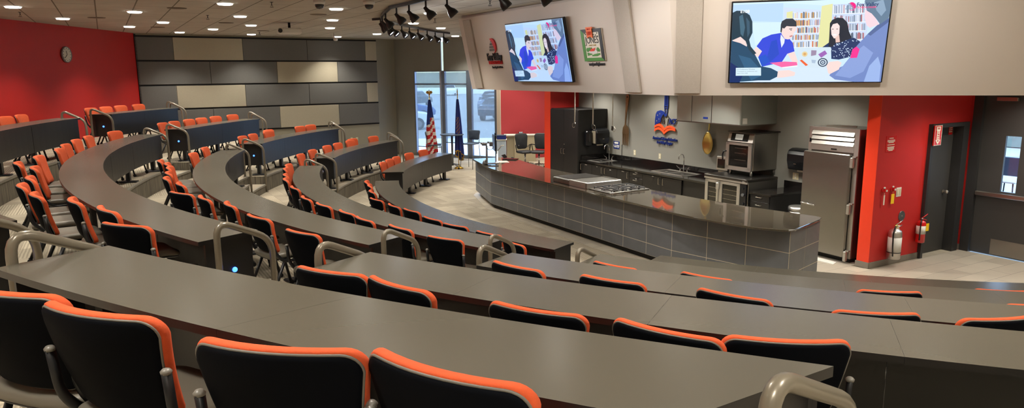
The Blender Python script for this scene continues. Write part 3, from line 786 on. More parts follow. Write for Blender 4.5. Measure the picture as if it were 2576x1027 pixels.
# ------------------------------------------------------------------ back run of base cabinets
def handle_v(mb,x,y,z0,z1): mb.tube([(x,y,z0),(x,y-0.035,z0),(x,y-0.035,z1),(x,y,z1)],0.0055,8,fil=0.01)
def handle_h(mb,x0,x1,y,z): mb.tube([(x0,y,z),(x0,y-0.035,z),(x1,y-0.035,z),(x1,y,z)],0.0055,8,fil=0.01)
def base_unit(t0,t1,label,doors=(),drawers=(),name='base_cabinet',s0=9.66,depth=0.76,tags=()):
    c=(t0+t1)/2; w=t1-t0
    t=KT(name,label,'cabinet',s0,c)
    mb=MB(); mb.box((0,depth/2+0.02,0.485),(w-0.004,depth-0.02,0.77)); mb.box((0,depth/2+0.05,0.05),(w-0.004,depth-0.10,0.10),mi=1); mb.build('body',[M_kblack,M_black],t)
    for (a,b,hx) in doors:
        mb=MB(); mb.box(((a+b)/2-c,0.01,0.485),(b-a-0.006,0.02,0.75),bev=0.003); d=mb.build('door',M_kblack,t)
        mb=MB(); handle_v(mb,hx-c,0.0,0.70,0.83); mb.build('handle',M_nickel,d)
    for (a,b,z0,z1) in drawers:
        mb=MB(); mb.box(((a+b)/2-c,0.01,(z0+z1)/2),(b-a-0.006,0.02,z1-z0-0.006),bev=0.003); d=mb.build('drawer',M_kblack,t)
        mb=MB(); m=(a+b)/2-c; handle_h(mb,m-0.055,m+0.055,0.0,(z0+z1)/2+0.02); mb.build('handle',M_nickel,d)
    for (x,z,w_) in tags:
        mb=MB(); mb.box((x-c,-0.001,z),(w_,0.003,0.012)); mb.build('name_strip',M_white,t)
    return t
base_unit(-13.75,-13.30,'black base cabinet beside the tall cabinet under the small sink',doors=[(-13.75,-13.30,-13.70)],tags=[(-13.53,0.83,0.08)])
base_unit(-13.30,-12.36,'black two-door base cabinet right of the small sink',doors=[(-13.30,-12.83,-12.89),(-12.83,-12.36,-12.77)],tags=[(-13.1,0.83,0.04),(-12.6,0.81,0.05)])
base_unit(-12.36,-11.50,'black base cabinet with one door and two small drawers',doors=[(-12.36,-11.93,-11.97)],drawers=[(-11.93,-11.50,0.74,0.865),(-11.93,-11.50,0.60,0.74),(-11.93,-11.50,0.11,0.60)],tags=[(-12.15,0.83,0.08),(-11.70,0.852,0.08),(-11.70,0.72,0.03)])
base_unit(-11.50,-10.32,'black two-door base cabinet under the double sink',doors=[(-11.50,-10.91,-10.96),(-10.91,-10.32,-10.83)],tags=[(-11.16,0.84,0.06)])
base_unit(-10.32,-9.58,'plain black base panel between the sink cabinet and ovens',doors=[],drawers=[])
t=KT('worktop','long black worktop with upstand along the kitchen wall','worktop',9.63,-11.67,0.875)
mb=MB(); mb.box((0,0.405,0.02),(4.19,0.81,0.04),bev=0.004); mb.build('slab',M_bgran,t)
mb=MB(); mb.box((0,0.80,0.10),(4.19,0.02,0.12)); mb.build('upstand',M_bgran,t)
mb=MB(); mb.box((-2.085,0.42,0.10),(0.02,0.74,0.12)); mb.build('side_upstand',M_bgran,t)
# sinks and taps
def sink(s,tt,w,label,bowls,name='sink'):
    t=KT(name,label,'sink',s,tt,0.9155)
    mb=MB(); D=0.52
    mb.box((0,-D/2+0.015,0.003),(w,0.03,0.006)); mb.box((0,D/2-0.05,0.003),(w,0.10,0.006)); mb.box((-w/2+0.015,0,0.003),(0.03,D,0.006)); mb.box((w/2-0.015,0,0.003),(0.03,D,0.006))
    bw=(w-0.03*(bowls+1))/bowls
    for i in range(bowls-1): mb.box((-w/2+0.03*(i+1)+bw*(i+1)+0.015,0,0.003),(0.03,D,0.006))
    mb.build('rim',M_steelb,t)
    for i in range(bowls):
        c=-w/2+0.03*(i+1)+bw*(i+0.5)
        mb=MB(); y0,y1=-D/2+0.03,D/2-0.10; yc=(y0+y1)/2
        mb.box((c,yc,0.0015),(bw-0.004,y1-y0-0.004,0.001),mi=1)
        mb.box((c,y0+0.002,0.004),(bw,0.004,0.008)); mb.box((c,y1-0.002,0.004),(bw,0.004,0.008)); mb.cyl((c,yc,0.002),(c,yc,0.0035),0.03,n=16)
        mb.build('bowl',[M_steelb,M_steeld],t)
    return t
sink(10.02,-13.38,0.50,'small single steel sink near the tall cabinet',1)
sink(10.05,-10.92,0.98,'double bowl steel sink below the spoon and logo',2)
def tap(s,tt,label,h=0.30):
    t=KT('faucet',label,'faucet',s,tt,0.9155)
    mb=MB(); mb.box((0,0,0.008),(0.22,0.045,0.014),bev=0.005); mb.build('base_plate',M_chrome,t)
    mb=MB(); mb.tube([(0,0,0.015),(0,0,h),(0,-0.03,h+0.07),(0,-0.10,h+0.075),(0,-0.14,h+0.03),(0,-0.14,h-0.03)],0.010,10,fil=0.05); mb.build('spout',M_chrome,t)
    for sx in (-1,1):
        mb=MB(); mb.cyl((sx*0.1,0,0.012),(sx*0.1,0,0.055),0.014); mb.tube([(sx*0.1,0,0.06),(sx*0.14,-0.02,0.08),(sx*0.185,-0.03,0.115)],0.009,8,flat=0.006); mb.build('lever_handle',M_chrome,t)
tap(10.22,-13.38,'chrome gooseneck faucet at the small sink'); tap(10.27,-10.92,'chrome gooseneck faucet at the double sink')
t=KT('wire_hook_stand','thin dark wire stand on the worktop left of the fork','stand',10.28,-12.98,0.9155)
mb=MB()
for i,(a,b) in enumerate(((-0.03,0.02),(0.0,0.0),(0.03,-0.01))): mb.tube([(a*0.3,0,0),(a*0.5,0,0.28),(a*1.5,b,0.36),(a*0.6,b,0.40)],0.003,6,fil=0.02)
mb.build('wires',M_plast,t); mb=MB(); mb.cyl((0,0,0),(0,0,0.01),0.045); mb.build('foot',M_plast,t)

# wall plates, hand wash sign
def plate(s,tt,z,label,w=0.075,h=0.12,facing='s',m=M_ivory,name='wall_outlet',cat='outlet'):
    if facing=='s': t=KT(name,label,cat,s,tt,z); bx=lambda mb,c,d: mb.box(c,d,bev=0.002)
    else: t=thing(name,label,cat,ST(s,tt,z),KROT+math.pi/2)
    mb=MB(); mb.box((0,-0.004,0),(w,0.008,h),bev=0.002); mb.build('cover_plate',m,t)
    for dz in (-0.024,0.024):
        mb=MB(); mb.box((0,-0.009,dz),(0.03,0.004,0.028),bev=0.001); mb.build('receptacle',M_white,t)
    return t
plate(10.45,-12.72,1.14,'ivory wall outlet right of the giant fork')
plate(10.45,-11.86,1.14,'ivory wall outlet below the blue and orange logo')
plate(10.45,-8.30,1.13,'ivory wall outlet by the fridge under the towel dispenser',w=0.12)
t=KT('hand_wash_sign','small blue and white sign on the wall left of the fork','sign',10.45,-13.40,1.26)
mb=MB(); mb.box((0,-0.004,0),(0.22,0.006,0.18)); mb.build('board',M_blue,t)
mb=MB(); mb.box((0.0,-0.009,0.055),(0.15,0.002,0.035)); mb.box((-0.03,-0.009,-0.045),(0.11,0.002,0.02)); mb.box((0.07,-0.009,-0.03),(0.03,0.002,0.07)); mb.build('print',M_white,t)
text_mesh('lettering','HAND\nWASHING',0.05,M_white,t,Matrix.Translation((0,-0.008,0.02))@UPR,0.001)

# giant fork and spoon hung on the wall
t=KT('wall_fork','giant copper-coloured decorative fork hanging on the grey wall','wall decoration',10.41,-13.02,0)
mb=MB()
def strip(pts,th,yo=0,mi=0):
    # pts: (z, halfwidth, xoff)
    vs=[];n=len(pts)
    for z,w,x in pts:
        for yy in (yo-th/2,yo+th/2):
            vs+= [(x-w,yy,z),(x+w,yy,z)]
    fs=[]
    for i in range(n-1):
        o=i*4;p=o+4; fs+=[[o,o+1,p+1,p],[o+2,p+2,p+3,o+3],[o,p,p+2,o+2],[o+1,o+3,p+3,p+1]]
    fs+=[[0,2,3,1],[(n-1)*4,(n-1)*4+1,(n-1)*4+3,(n-1)*4+2]]
    mb.add(vs,fs,mi)
strip([(2.47,0.015,0.05),(2.44,0.045,0.05),(2.37,0.052,0.045),(2.2,0.04,0.03),(2.0,0.024,0.005),(1.82,0.018,-0.01),(1.76,0.022,-0.01),(1.73,0.06,-0.005),(1.69,0.095,0.0),(1.60,0.106,0.0),(1.55,0.108,0.0)],0.018)
for i in range(4):
    x=-0.086+0.0573*i; strip([(1.56,0.021,x),(1.40,0.016,x),(1.30,0.009,x),(1.285,0.002,x)],0.014)
mb.build('fork_body',M_copper,t)
mb=MB(); mb.cyl((0.05,-0.012,2.40),(0.05,-0.02,2.40),0.018); mb.build('screw',M_steeld,t)
t=KT('wall_spoon','giant golden decorative spoon hanging on the wall under the hood','wall decoration',10.40,-10.39,0)
mb=MB(); mb.tube([(0.05,0.0,2.45),(0.03,0.0,2.1),(0.01,0.0,1.80)],0.020,10,flat=0.014); mb.build('handle',M_brass,t)
mb=MB(); vs=[];N=24;K=8
for k in range(K+1):
    r=k/K
    for i in range(N):
        a=2*math.pi*i/N; x=0.145*sin(a)*r; z=0.225*cos(a)*r
        x*=1-0.22*max(0,cos(a)); vs.append((x,0.035*(1-r*r)-0.02,1.55+z))
fs=[[k*N+i,k*N+(i+1)%N,(k+1)*N+(i+1)%N,(k+1)*N+i] for k in range(K) for i in range(N)]
o=len(vs); vs2=[(x,y+0.006,z) for x,y,z in vs]
mb.add(vs,fs,0,True); mb.add(vs2,[f[::-1] for f in fs],0,True); mb.add(vs[-N:]+vs2[-N:],[[i,(i+1)%N,N+(i+1)%N,N+i] for i in range(N)])
mb.build('bowl',M_brass,t)

# culinary logo on the wall
t=KT('wall_logo','blue and orange culinary logo with fork, coat and open book','sign',10.44,-11.69,0)
def poly(mb,pts,y0,y1,mi=0,smooth=False):
    n=len(pts); vs=[(x,y,z) for y in (y0,y1) for x,z in pts]
    mb.add(vs,[list(range(n)),list(range(2*n-1,n-1,-1))],mi); mb.add(vs,[[i,(i+1)%n,n+(i+1)%n,n+i] for i in range(n)],mi)
def bez(p,q,r,n=8): return [((1-t_)**2*p[0]+2*t_*(1-t_)*q[0]+t_*t_*r[0],(1-t_)**2*p[1]+2*t_*(1-t_)*q[1]+t_*t_*r[1]) for t_ in [i/n for i in range(n+1)]]
# picture frame of the logo: 893 px wide crop = 0.96 m ; origin px (430,560) -> (0,1.83)
LS=0.96/740
def lp(x,y): return ((x-432)*LS*0.98,1.845-(y-560)*LS*1.02)
mb=MB(); y0,y1=-0.02,-0.004
canton=[lp(*p) for p in [(168,610),(168,500),(185,400),(215,355),(300,335),(370,350),(410,385),(360,410),(325,460),(310,530),(250,550),(200,575)]]
poly(mb,canton,y0,y1)
mb.build('blue_field',M_blue,t)
mb=MB()
for x,y in ((290,392),(232,418),(270,478),(215,512)):
    pts=[]
    for i in range(10):
        a=R(90+36*i); r=14 if i%2==0 else 6; pts.append(lp(x+r*cos(a),y-r*sin(a)))
    poly(mb,pts,y0-0.004,y0)
mb.build('stars',M_taupe,t)
mb=MB()
for d0 in (0,55,110):
    if d0==110: 
        up=[lp(*p) for p in bez((172,690),(300,600),(415,722))+bez((415,722),(430,690),(450,655))]
        continue
    U=bez((168,598+d0),(300,500+d0),(418,628+d0))+bez((418,628+d0),(520,525+d0*0.9),(688,612+d0*0.35))
    Lw=bez((690,640+d0*0.3),(540,560+d0*0.95),(418,668+d0))+bez((418,668+d0),(300,545+d0),(172,632+d0))
    poly(mb,[lp(*p) for p in U+Lw],-0.035,-0.012)
mb.build('book_pages',M_orsign,t)
mb=MB()
for x0,x1 in ((392,412),(424,434),(446,456),(470,486)): poly(mb,[lp(x0,95),lp(x1,95),lp(x1,250),lp(x0,250)],y0,y1)
for a,b in (((390,250),(484,262)),((392,285),(480,297))): poly(mb,[lp(a[0],a[1]),lp(b[0],a[1]),lp(b[0],b[1]),lp(a[0],b[1])],y0,y1)
poly(mb,[lp(388,250),lp(400,250),lp(420,375),lp(408,385)],y0,y1); poly(mb,[lp(474,250),lp(486,250),lp(462,385),lp(448,380)],y0,y1)
poly(mb,[lp(p[0],p[1]) for p in ((390,385),(470,385),(460,420),(430,435),(395,420))],y0,y1)
mb.build('fork_outline',M_blue,t)
mb=MB()
for a in (((345,470),(352,555)),((380,420),(392,560)),((500,470),(482,580)),((325,460),(380,400)),((460,400),(515,450)),((515,450),(500,500))):
    (xa,ya),(xb,yb)=a; poly(mb,[lp(xa-5,ya),lp(xa+5,ya),lp(xb+5,yb),lp(xb-5,yb)],y0,y1)
for yy in (450,490,530): poly(mb,[lp(392,yy),lp(408,yy),lp(408,yy+10),lp(392,yy+10)],y0,y1)
mb.build('coat_outline',M_dgrey,t)
x_,z_c=lp(607,555)
text_mesh('acf_lettering','ACF',0.17,M_blue,t,Matrix.Translation((x_,-0.012,z_c+0.01))@UPR,0.01,xs=0.75)
x_,z_c=lp(425,815); text_mesh('chapter_lettering','American Culinary Federation\nFox Valley Chapter',0.088,M_blue,t,Matrix.Translation((x_,-0.012,z_c))@UPR,0.012,xs=0.72,bold=0.001)

# ------------------------------------------------------------------ hood
t=KT('range_hood','big stainless exhaust hood over the ovens','hood',9.55,-9.6,0)
mb=MB(); poly_s=[(0,0.0)]
def hoodseg(t0,t1,name,m):
    mb=MB(); x0,x1=t0+9.6,t1+9.6
    mb.box(((x0+x1)/2,0.006,2.49),(x1-x0-0.016,0.012,0.92),bev=0.003); mb.build(name,m,t)
mb=MB(); mb.box((-0.0,0.46,2.49),(1.60,0.88,0.90)); mb.build('hood_body',M_steeld,t)
hoodseg(-10.40,-10.0,'front_sheet',M_steelb); hoodseg(-10.0,-9.49,'front_sheet',M_steelb); hoodseg(-9.49,-8.80,'front_sheet',M_steel)
mb=MB(); mb.box((0.805,0.45,2.49),(0.012,0.90,0.92)); mb.build('side_sheet',M_steel,t)
mb=MB(); mb.box((0,0.45,2.03),(1.62,0.90,0.02)); mb.build('bottom_rim',M_steel,t)
mb=MB(); mb.box((0.87-0.05,0.05,2.10),(0.003,0.09,0.10)); mb.box((0.80+0.013,0.05,2.10),(0.003,0.09,0.10)); 

mb=MB(); mb.box((0.812,0.10,2.10),(0.003,0.12,0.10)); mb.build('rating_label',M_white,t)
mb=MB(); mb.box((-0.03,-0.003,2.12),(0.12,0.003,0.035)); mb.build('maker_badge',M_blue,t)

# ------------------------------------------------------------------ convection oven, combi oven, microwave
t=KT('convection_oven','stainless convection oven with two glass doors beside the counter','oven',9.5,-9.03,0)
mb=MB(); mb.box((0,0.40,0.62),(1.00,0.74,0.90),bev=0.006); mb.build('body',M_steel,t)
mb=MB(); mb.box((0,0.37,1.085),(1.02,0.78,0.05),bev=0.008); mb.build('top_panel',M_steeld,t)
mb=MB(); mb.box((0,0.0,1.065),(1.02,0.03,0.07),bev=0.005); mb.build('front_band',M_steelb,t)
mb=MB(); mb.box((0.44,-0.018,1.075),(0.06,0.004,0.022)); mb.build('warning_label',M_white,t)
for x0,x1,hx in ((-0.49,-0.14,-0.17),(-0.14,0.345,None)):
    c=(x0+x1)/2; w=x1-x0
    mb=MB()
    for cx,cz,dx,dz in ((x0+0.035,0.66,0.07,0.72),(x1-0.035,0.66,0.07,0.72),(c,0.995,w,0.05),(c,0.33,w,0.06)): mb.box((cx,0.01,cz),(dx-0.002,0.03,dz))
    d=mb.build('door',M_steelb,t)
    mb=MB(); mb.box((c,0.018,0.66),(w-0.13,0.008,0.62)); mb.build('glass',M_glassd,d)
    mb=MB()
    for i in range(6): mb.box((c,0.012,0.45+0.085*i),(w-0.16,0.004,0.006))
    mb.build('rack',M_nickel,d)
mb=MB(); mb.box((-0.16,-0.03,0.92),(0.07,0.03,0.13),bev=0.01); mb.box((-0.165,-0.02,0.62),(0.03,0.02,0.6),bev=0.006); mb.build('door_handle',M_steelb,t)
mb=MB(); mb.box((0.425,-0.008,0.72),(0.13,0.012,0.60)); cp=mb.build('control_panel',M_plast,t)
for z in (0.95,0.84,0.68,0.56):
    mb=MB(); mb.cyl((0.43,-0.012,z),(0.43,-0.035,z),0.028 if z in (0.84,0.68) else 0.014,n=16); mb.build('knob',M_plast if z!=0.84 else M_greymetal,cp)
for sx in (-1,1):
    for sy in (0.08,0.70):
        mb=MB(); mb.cyl((sx*0.44,sy,0),(sx*0.44,sy,0.17),0.025); mb.build('leg',M_steel,t)
t=KT('combi_oven','stainless combination oven with touch panel standing on the convection oven','oven',9.80,-9.02,1.11)
mb=MB(); mb.box((0,0.37,0.43),(0.58,0.66,0.67),bev=0.01); mb.build('body',M_steel,t)
mb=MB(); mb.box((0.02,0.37,0.775),(0.64,0.72,0.015),bev=0.004); mb.build('lid',M_steeld,t)
mb=MB(); vs=[(-0.29,0.0,0.60),(0.29,0.0,0.60),(0.29,0.05,0.765),(-0.29,0.05,0.765),(-0.29,0.06,0.60),(0.29,0.06,0.60),(0.29,0.06,0.765),(-0.29,0.06,0.765)]
mb.add(vs,[[0,1,2,3],[4,7,6,5],[0,4,5,1],[3,2,6,7],[0,3,7,4],[1,5,6,2]]); pn=mb.build('control_panel',M_steelb,t)
SL=Matrix.Rotation(math.atan2(0.05,0.165)*-1,3,'X')
mb=MB(); mb.box((-0.02,0.021,0.685),(0.40,0.006,0.135),M=SL); mb.build('display_bezel',M_plast,pn)
mb=MB(); mb.box((-0.03,0.016,0.690),(0.17,0.006,0.10),M=SL); mb.build('touch_screen',mat('touch screen',(190,190,182),0.3,emit=(190,190,182),estr=0.25),pn)
mb=MB()
for cx,cz,dx,dz in ((-0.26,0.345,0.075,0.47),(0.26,0.345,0.075,0.47),(0,0.565,0.58,0.04),(0,0.125,0.58,0.07)): mb.box((cx,-0.008,cz),(dx,0.035,dz))
d=mb.build('door',M_steelb,t)
mb=MB(); mb.box((0,0.0,0.36),(0.45,0.01,0.38)); mb.build('glass',M_glassd,d)
mb=MB()
for z in (0.28,0.40,0.49): mb.box((0.03,-0.007,z),(0.26,0.003,0.007))
mb.build('rack',M_nickel,d)
mb=MB(); mb.tube([(-0.285,-0.02,0.42),(-0.31,-0.06,0.42),(-0.325,-0.075,0.36),(-0.325,-0.065,0.26)],0.014,10,fil=0.03); mb.build('handle',M_plast,d)
for sx in (-1,1):
    for sy in (0.06,0.64):
        mb=MB(); mb.cyl((sx*0.24,sy,0.0),(sx*0.24,sy,0.10),0.025); mb.build('leg',M_steel,t)
t=KT('microwave_oven','small steel microwave behind the combination oven door handle','microwave',9.98,-9.62,0.92)
mb=MB(); mb.box((0.02,0.20,0.33),(0.28,0.38,0.26),bev=0.006); mb.build('body',M_steelb,t)
mb=MB(); mb.box((0.0,0.006,0.33),(0.18,0.01,0.17)); mb.build('window',M_glassd,t)
mb=MB(); mb.box((0.02,0.2,0.10),(0.24,0.34,0.20),bev=0.01); mb.build('stand',M_steel,t)

# drawer unit and worktop right of the ovens
base_unit(-8.50,-8.09,'narrow black drawer unit between the ovens and the fridge',drawers=[(-8.50,-8.09,0.76,0.875),(-8.50,-8.09,0.60,0.76),(-8.50,-8.09,0.11,0.60)],s0=9.55,depth=0.88)
t=KT('short_worktop','short black worktop with upstand between ovens and fridge','worktop',9.52,-8.28,0.875)
mb=MB(); mb.box((0.01,0.46,0.02),(0.46,0.92,0.04),bev=0.006); mb.build('slab',M_bgran,t)
mb=MB(); mb.box((0.12,0.915,0.10),(0.72,0.02,0.12)); mb.build('upstand',M_bgran,t)
t=KT('towel_dispenser','black paper towel dispenser half hidden behind the steel fridge','dispenser',10.448,-8.13,1.24)
sub=MB(); pr=[(0,0.40),(-0.12,0.40),(-0.20,0.37),(-0.235,0.30),(-0.235,0.18),(-0.19,0.03),(0.0,0.03)]
n=len(pr); vs=[(x,y,z) for x in (-0.2,0.2) for y,z in pr]
sub.add(vs,[list(range(n))[::-1],list(range(n,2*n))]+[[i,(i+1)%n,n+(i+1)%n,n+i] for i in range(n)]); b=sub.build('cover',M_plast,t); bv=b.modifiers.new('b','BEVEL'); bv.width=0.02; bv.segments=3
mb=MB(); mb.box((-0.02,-0.237,0.14),(0.05,0.003,0.012)); mb.build('badge',M_nickel,t)
mb=MB(); mb.box((0.02,-0.09,0.015),(0.17,0.03,0.05)); mb.build('paper_towel',M_cream,t)
t=KT('steel_bin','round stainless bin with lid behind the fridge door edge','bin',9.95,-7.80,0)
mb=MB(); mb.lathe([(0.16,0),(0.17,0.02),(0.17,0.66)],n=24); mb.build('body',M_steel,t)
mb=MB(); mb.lathe([(0.176,0.65),(0.176,0.70),(0.16,0.72),(0.0001,0.725)],n=24); mb.build('lid',M_steelb,t)

# ------------------------------------------------------------------ fridge
t=KT('refrigerator','tall stainless reach-in refrigerator with louvred top','refrigerator',9.78,-7.12,0)
mb=MB(); mb.box((0,0.345,1.08),(0.885,0.65,2.0),bev=0.005); mb.build('body',[M_steel],t)
mb=MB(); mb.box((0,0.345,0.05),(0.80,0.58,0.09)); mb.build('plinth',M_black,t)
mb=MB(); mb.box((-0.41,0.012,1.89),(0.06,0.03,0.40)); mb.box((0.405,0.012,1.08),(0.075,0.03,2.0)); mb.box((0,0.012,2.06),(0.88,0.03,0.05)); mb.build('front_frame',M_steelb,t)
for i in range(3):
    mb=MB(); Mx=Matrix.Rotation(R(-28),3,'X'); mb.box((-0.01,0.0,2.005-0.075*i),(0.74,0.012,0.085),M=Mx); mb.build('louvre',M_steelb,t)
mb=MB(); mb.box((-0.01,0.0,1.78),(0.76,0.02,0.12),bev=0.004); mb.build('fascia',M_steelb,t)
mb=MB(); mb.box((0.03,-0.013,1.755),(0.10,0.004,0.025)); mb.build('maker_badge',M_steeld,t)
mb=MB(); mb.box((-0.405,-0.006,1.87),(0.03,0.012,0.06)); mb.build('power_switch',M_plast,t)
mb=MB(); mb.box((-0.05,-0.045,0.90),(0.83,0.07,1.60),bev=0.012); d=mb.build('door',M_steel,t)
mb=MB(); mb.tube([(-0.44,-0.085,0.86),(-0.40,-0.125,0.86),(-0.16,-0.12,0.845)],0.014,10,fil=0.02); mb.cyl((-0.42,-0.08,0.86),(-0.42,-0.12,0.86),0.012); mb.build('handle',M_chrome,d)
for z in (0.12,0.86,1.58):
    mb=MB(); mb.box((0.385,-0.05,z),(0.05,0.06,0.16),bev=0.01); mb.box((0.41,-0.03,z+0.09),(0.06,0.04,0.02)); mb.build('hinge',M_steelb,t)
mb=MB(); mb.box((-0.05,0.25,2.095),(0.45,0.04,0.03),0.35); mb.build('top_bracket',M_steel,t)
t=KT('door_sweep','white plastic threshold strip lying on the floor under the fridge door','threshold',9.66,-7.05,0.006)
mb=MB(); mb.prism([(-0.35,0.02),(0.22,0.02),(0.27,-0.13),(-0.35,-0.13)],0,0.008); mb.build('strip',M_white,t)

# pull-down cords from the kitchen ceiling
for i,(s_,t_,zb) in enumerate(((8.2,-11.89,1.91),(8.2,-11.27,1.91),(8.2,-10.65,1.91))):
    t=KT('drop_cord','%s pull-down power cord hanging over the counter'%['leftmost white','middle white','rightmost thin white'][i],'cord',s_,t_,zb,group=None)
    mb=MB(); mb.cyl((0,0,0.05),(0,0,2.95-zb),0.013 if i<2 else 0.008,n=10); mb.build('cord',M_white,t)
    mb=MB(); mb.cyl((0,0,-0.02),(0,0,0.06),0.022,n=12); mb.build('plug',M_steeld,t)
    sgn=(-1,1,1)[i]
    mb=MB(); mb.tube([(sgn*0.04+0.045*cos(a),0,-0.0+0.045*sin(a)) for a in [R(20*j) for j in range(18)]],0.004,6,closed=True); mb.build('ring',M_nickel,t)

# ------------------------------------------------------------------ red wall on the right of the kitchen (faces +t; local x = s)
def WT(name,label,cat,s,z,group=None,t=-6.36): return thing(name,label,cat,ST(s,t,z),KROT+math.pi/2,group)
t=WT('safety_sign','small red printed instruction sign on the red wall','sign',10.06,1.88)
mb=MB(); mb.box((0,-0.003,0),(0.24,0.005,0.24)); mb.build('board',M_extred,t)
mb=MB()
for z,w in ((0.085,0.10),(0.055,0.18),(0.038,0.18),(0.021,0.12),(-0.012,0.17),(-0.045,0.17),(-0.062,0.15),(-0.079,0.16),(-0.096,0.10)): mb.box((0,-0.0065,z),(w,0.002,0.011))
mb.build('print',M_cream,t)
t=WT('fire_extinguisher_sign','red and white sign with downward arrow beside the door','sign',11.10,1.96,t=-6.29)
mb=MB(); mb.box((0,-0.012,0),(0.19,0.02,0.31)); mb.build('board',M_extred,t)
mb=MB(); poly(mb,[(-0.05,0.135),(0.05,0.135),(0.05,0.08),(0.035,0.065),(0.035,-0.07),(0.065,-0.07),(0,-0.14),(-0.065,-0.07),(-0.035,-0.07),(-0.035,0.065),(-0.05,0.08)],-0.026,-0.022); 
for a,b,c,d in ((0,0.150,0.18,0.006),(0,-0.150,0.18,0.006),(0.09,0,0.006,0.31),(-0.09,0,0.006,0.31)): mb.box((a,-0.024,b),(c,0.003,d))
mb.build('arrow',M_cream,t)
text_mesh('lettering','FIRE',0.045,M_extred,t,Matrix.Translation((0,-0.0275,0.092))@UPR,0.001,xs=0.85)
text_mesh('small_lettering','EX\nTIN\nGUI\nSH\nER',0.034,M_extred,t,Matrix.Translation((0,-0.0275,0.04))@UPR,0.001,xs=0.85)
for s_,tagm,nm in ((9.97,M_cream,'pale tag'),(10.18,M_yellow,'yellow tag')):
    t=WT('gas_pull_station','red pull knob with %s on the red wall'%nm,'pull station',s_,1.19)
    mb=MB(); mb.cyl((0,0,0),(0,-0.03,0),0.035,n=18); mb.cyl((0,-0.03,0),(0,-0.055,0),0.022,n=16); mb.build('knob',M_extred,t)
    mb=MB(); mb.cyl((0.005,-0.055,0.0),(0.005,-0.062,0),0.016,n=14); mb.sphere((-0.01,-0.03,0.04),0.016); mb.build('seal',M_white,t)
    mb=MB(); mb.box((0.0,-0.03,-0.145),(0.075 if tagm is M_yellow else 0.03,0.003,0.15)); mb.cyl((0,-0.03,-0.03),(0,-0.03,-0.08),0.002,n=6); mb.build('tag',tagm,t)
t=WT('wall_switch','white double switch plate beside the yellow tagged pull knob','switch',10.36,1.13)
mb=MB(); mb.box((0,-0.004,0),(0.12,0.008,0.14),bev=0.002); mb.build('cover_plate',M_white,t)
for x in (-0.028,0.028):
    mb=MB(); mb.box((x,-0.010,0),(0.035,0.006,0.10),bev=0.001); mb.build('rocker',M_ivory,t)
t=WT('round_wall_plate','round dark grey metal plate low on the red wall','wall plate',10.49,0.745)
mb=MB(); mb.cyl((0,0,0),(0,-0.012,0),0.078,n=28); mb.build('disc',M_greymetal,t); mb=MB(); mb.cyl((0,-0.012,0),(0,-0.016,0),0.012,n=10); mb.build('screw',M_steelb,t)
t=WT('wall_outlet','ivory outlet behind the steel extinguisher','outlet',10.42,0.54); mb=MB(); mb.box((0,-0.004,0),(0.08,0.008,0.13),bev=0.002); mb.build('cover_plate',M_ivory,t)
t=WT('fire_extinguisher','large polished steel fire extinguisher hung low on the red wall','fire extinguisher',10.20,0.13,t=-6.25)
mb=MB(); mb.lathe([(0.085,0.0),(0.095,0.01),(0.095,0.40),(0.085,0.435),(0.05,0.46),(0.025,0.475)],n=28); mb.build('cylinder',M_steelb,t)
mb=MB(); mb.lathe([(0.0965,0.10),(0.0965,0.34)],n=28); mb.build('label_wrap',M_white,t)
mb=MB(); mb.lathe([(0.0975,0.10),(0.0975,0.112)],n=28); mb.build('strap',M_black,t)
mb=MB(); mb.cyl((0,0,0.47),(0,0,0.53),0.02,n=14); mb.build('valve',M_brass,t)
mb=MB(); mb.tube([(0,0,0.53),(0.05,-0.02,0.555),(0.11,-0.03,0.59)],0.008,8); mb.tube([(0,0,0.50),(0.06,-0.02,0.50),(0.10,-0.03,0.515)],0.008,8); mb.build('lever',M_nickel,t)
mb=MB(); mb.tube([(0,0,0.505),(-0.06,-0.03,0.50),(-0.115,-0.04,0.42),(-0.118,-0.05,0.20),(-0.10,-0.05,0.06)],0.011,8,fil=0.05); mb.build('hose',M_plast,t)
t=WT('fire_extinguisher','small red fire extinguisher hung beside the grey door','fire extinguisher',10.91,0.29,t=-6.28)
mb=MB(); mb.lathe([(0.06,0.0),(0.068,0.01),(0.068,0.30),(0.055,0.335),(0.025,0.355)],n=24); mb.build('cylinder',M_extred,t)
mb=MB(); mb.lathe([(0.0695,0.14),(0.0695,0.27)],n=24); mb.build('label_wrap',M_white,t)
mb=MB(); mb.cyl((0,0,0.35),(0,0,0.39),0.016,n=12); mb.build('valve',M_nickel,t)
mb=MB(); mb.tube([(0,0,0.39),(0.05,-0.01,0.41),(0.11,-0.02,0.445)],0.007,8); mb.tube([(0,0,0.37),(0.05,-0.01,0.365),(0.09,-0.02,0.35)],0.007,8); mb.build('lever',M_extred,t)
mb=MB(); mb.tube([(0,0,0.37),(-0.05,-0.03,0.38),(-0.085,-0.04,0.30),(-0.088,-0.04,0.05)],0.010,8,fil=0.04); mb.build('hose',M_plast,t)
mb=MB(); mb.box((0.045,-0.072,0.25),(0.075,0.003,0.12)); mb.build('tag',M_yellow,t)
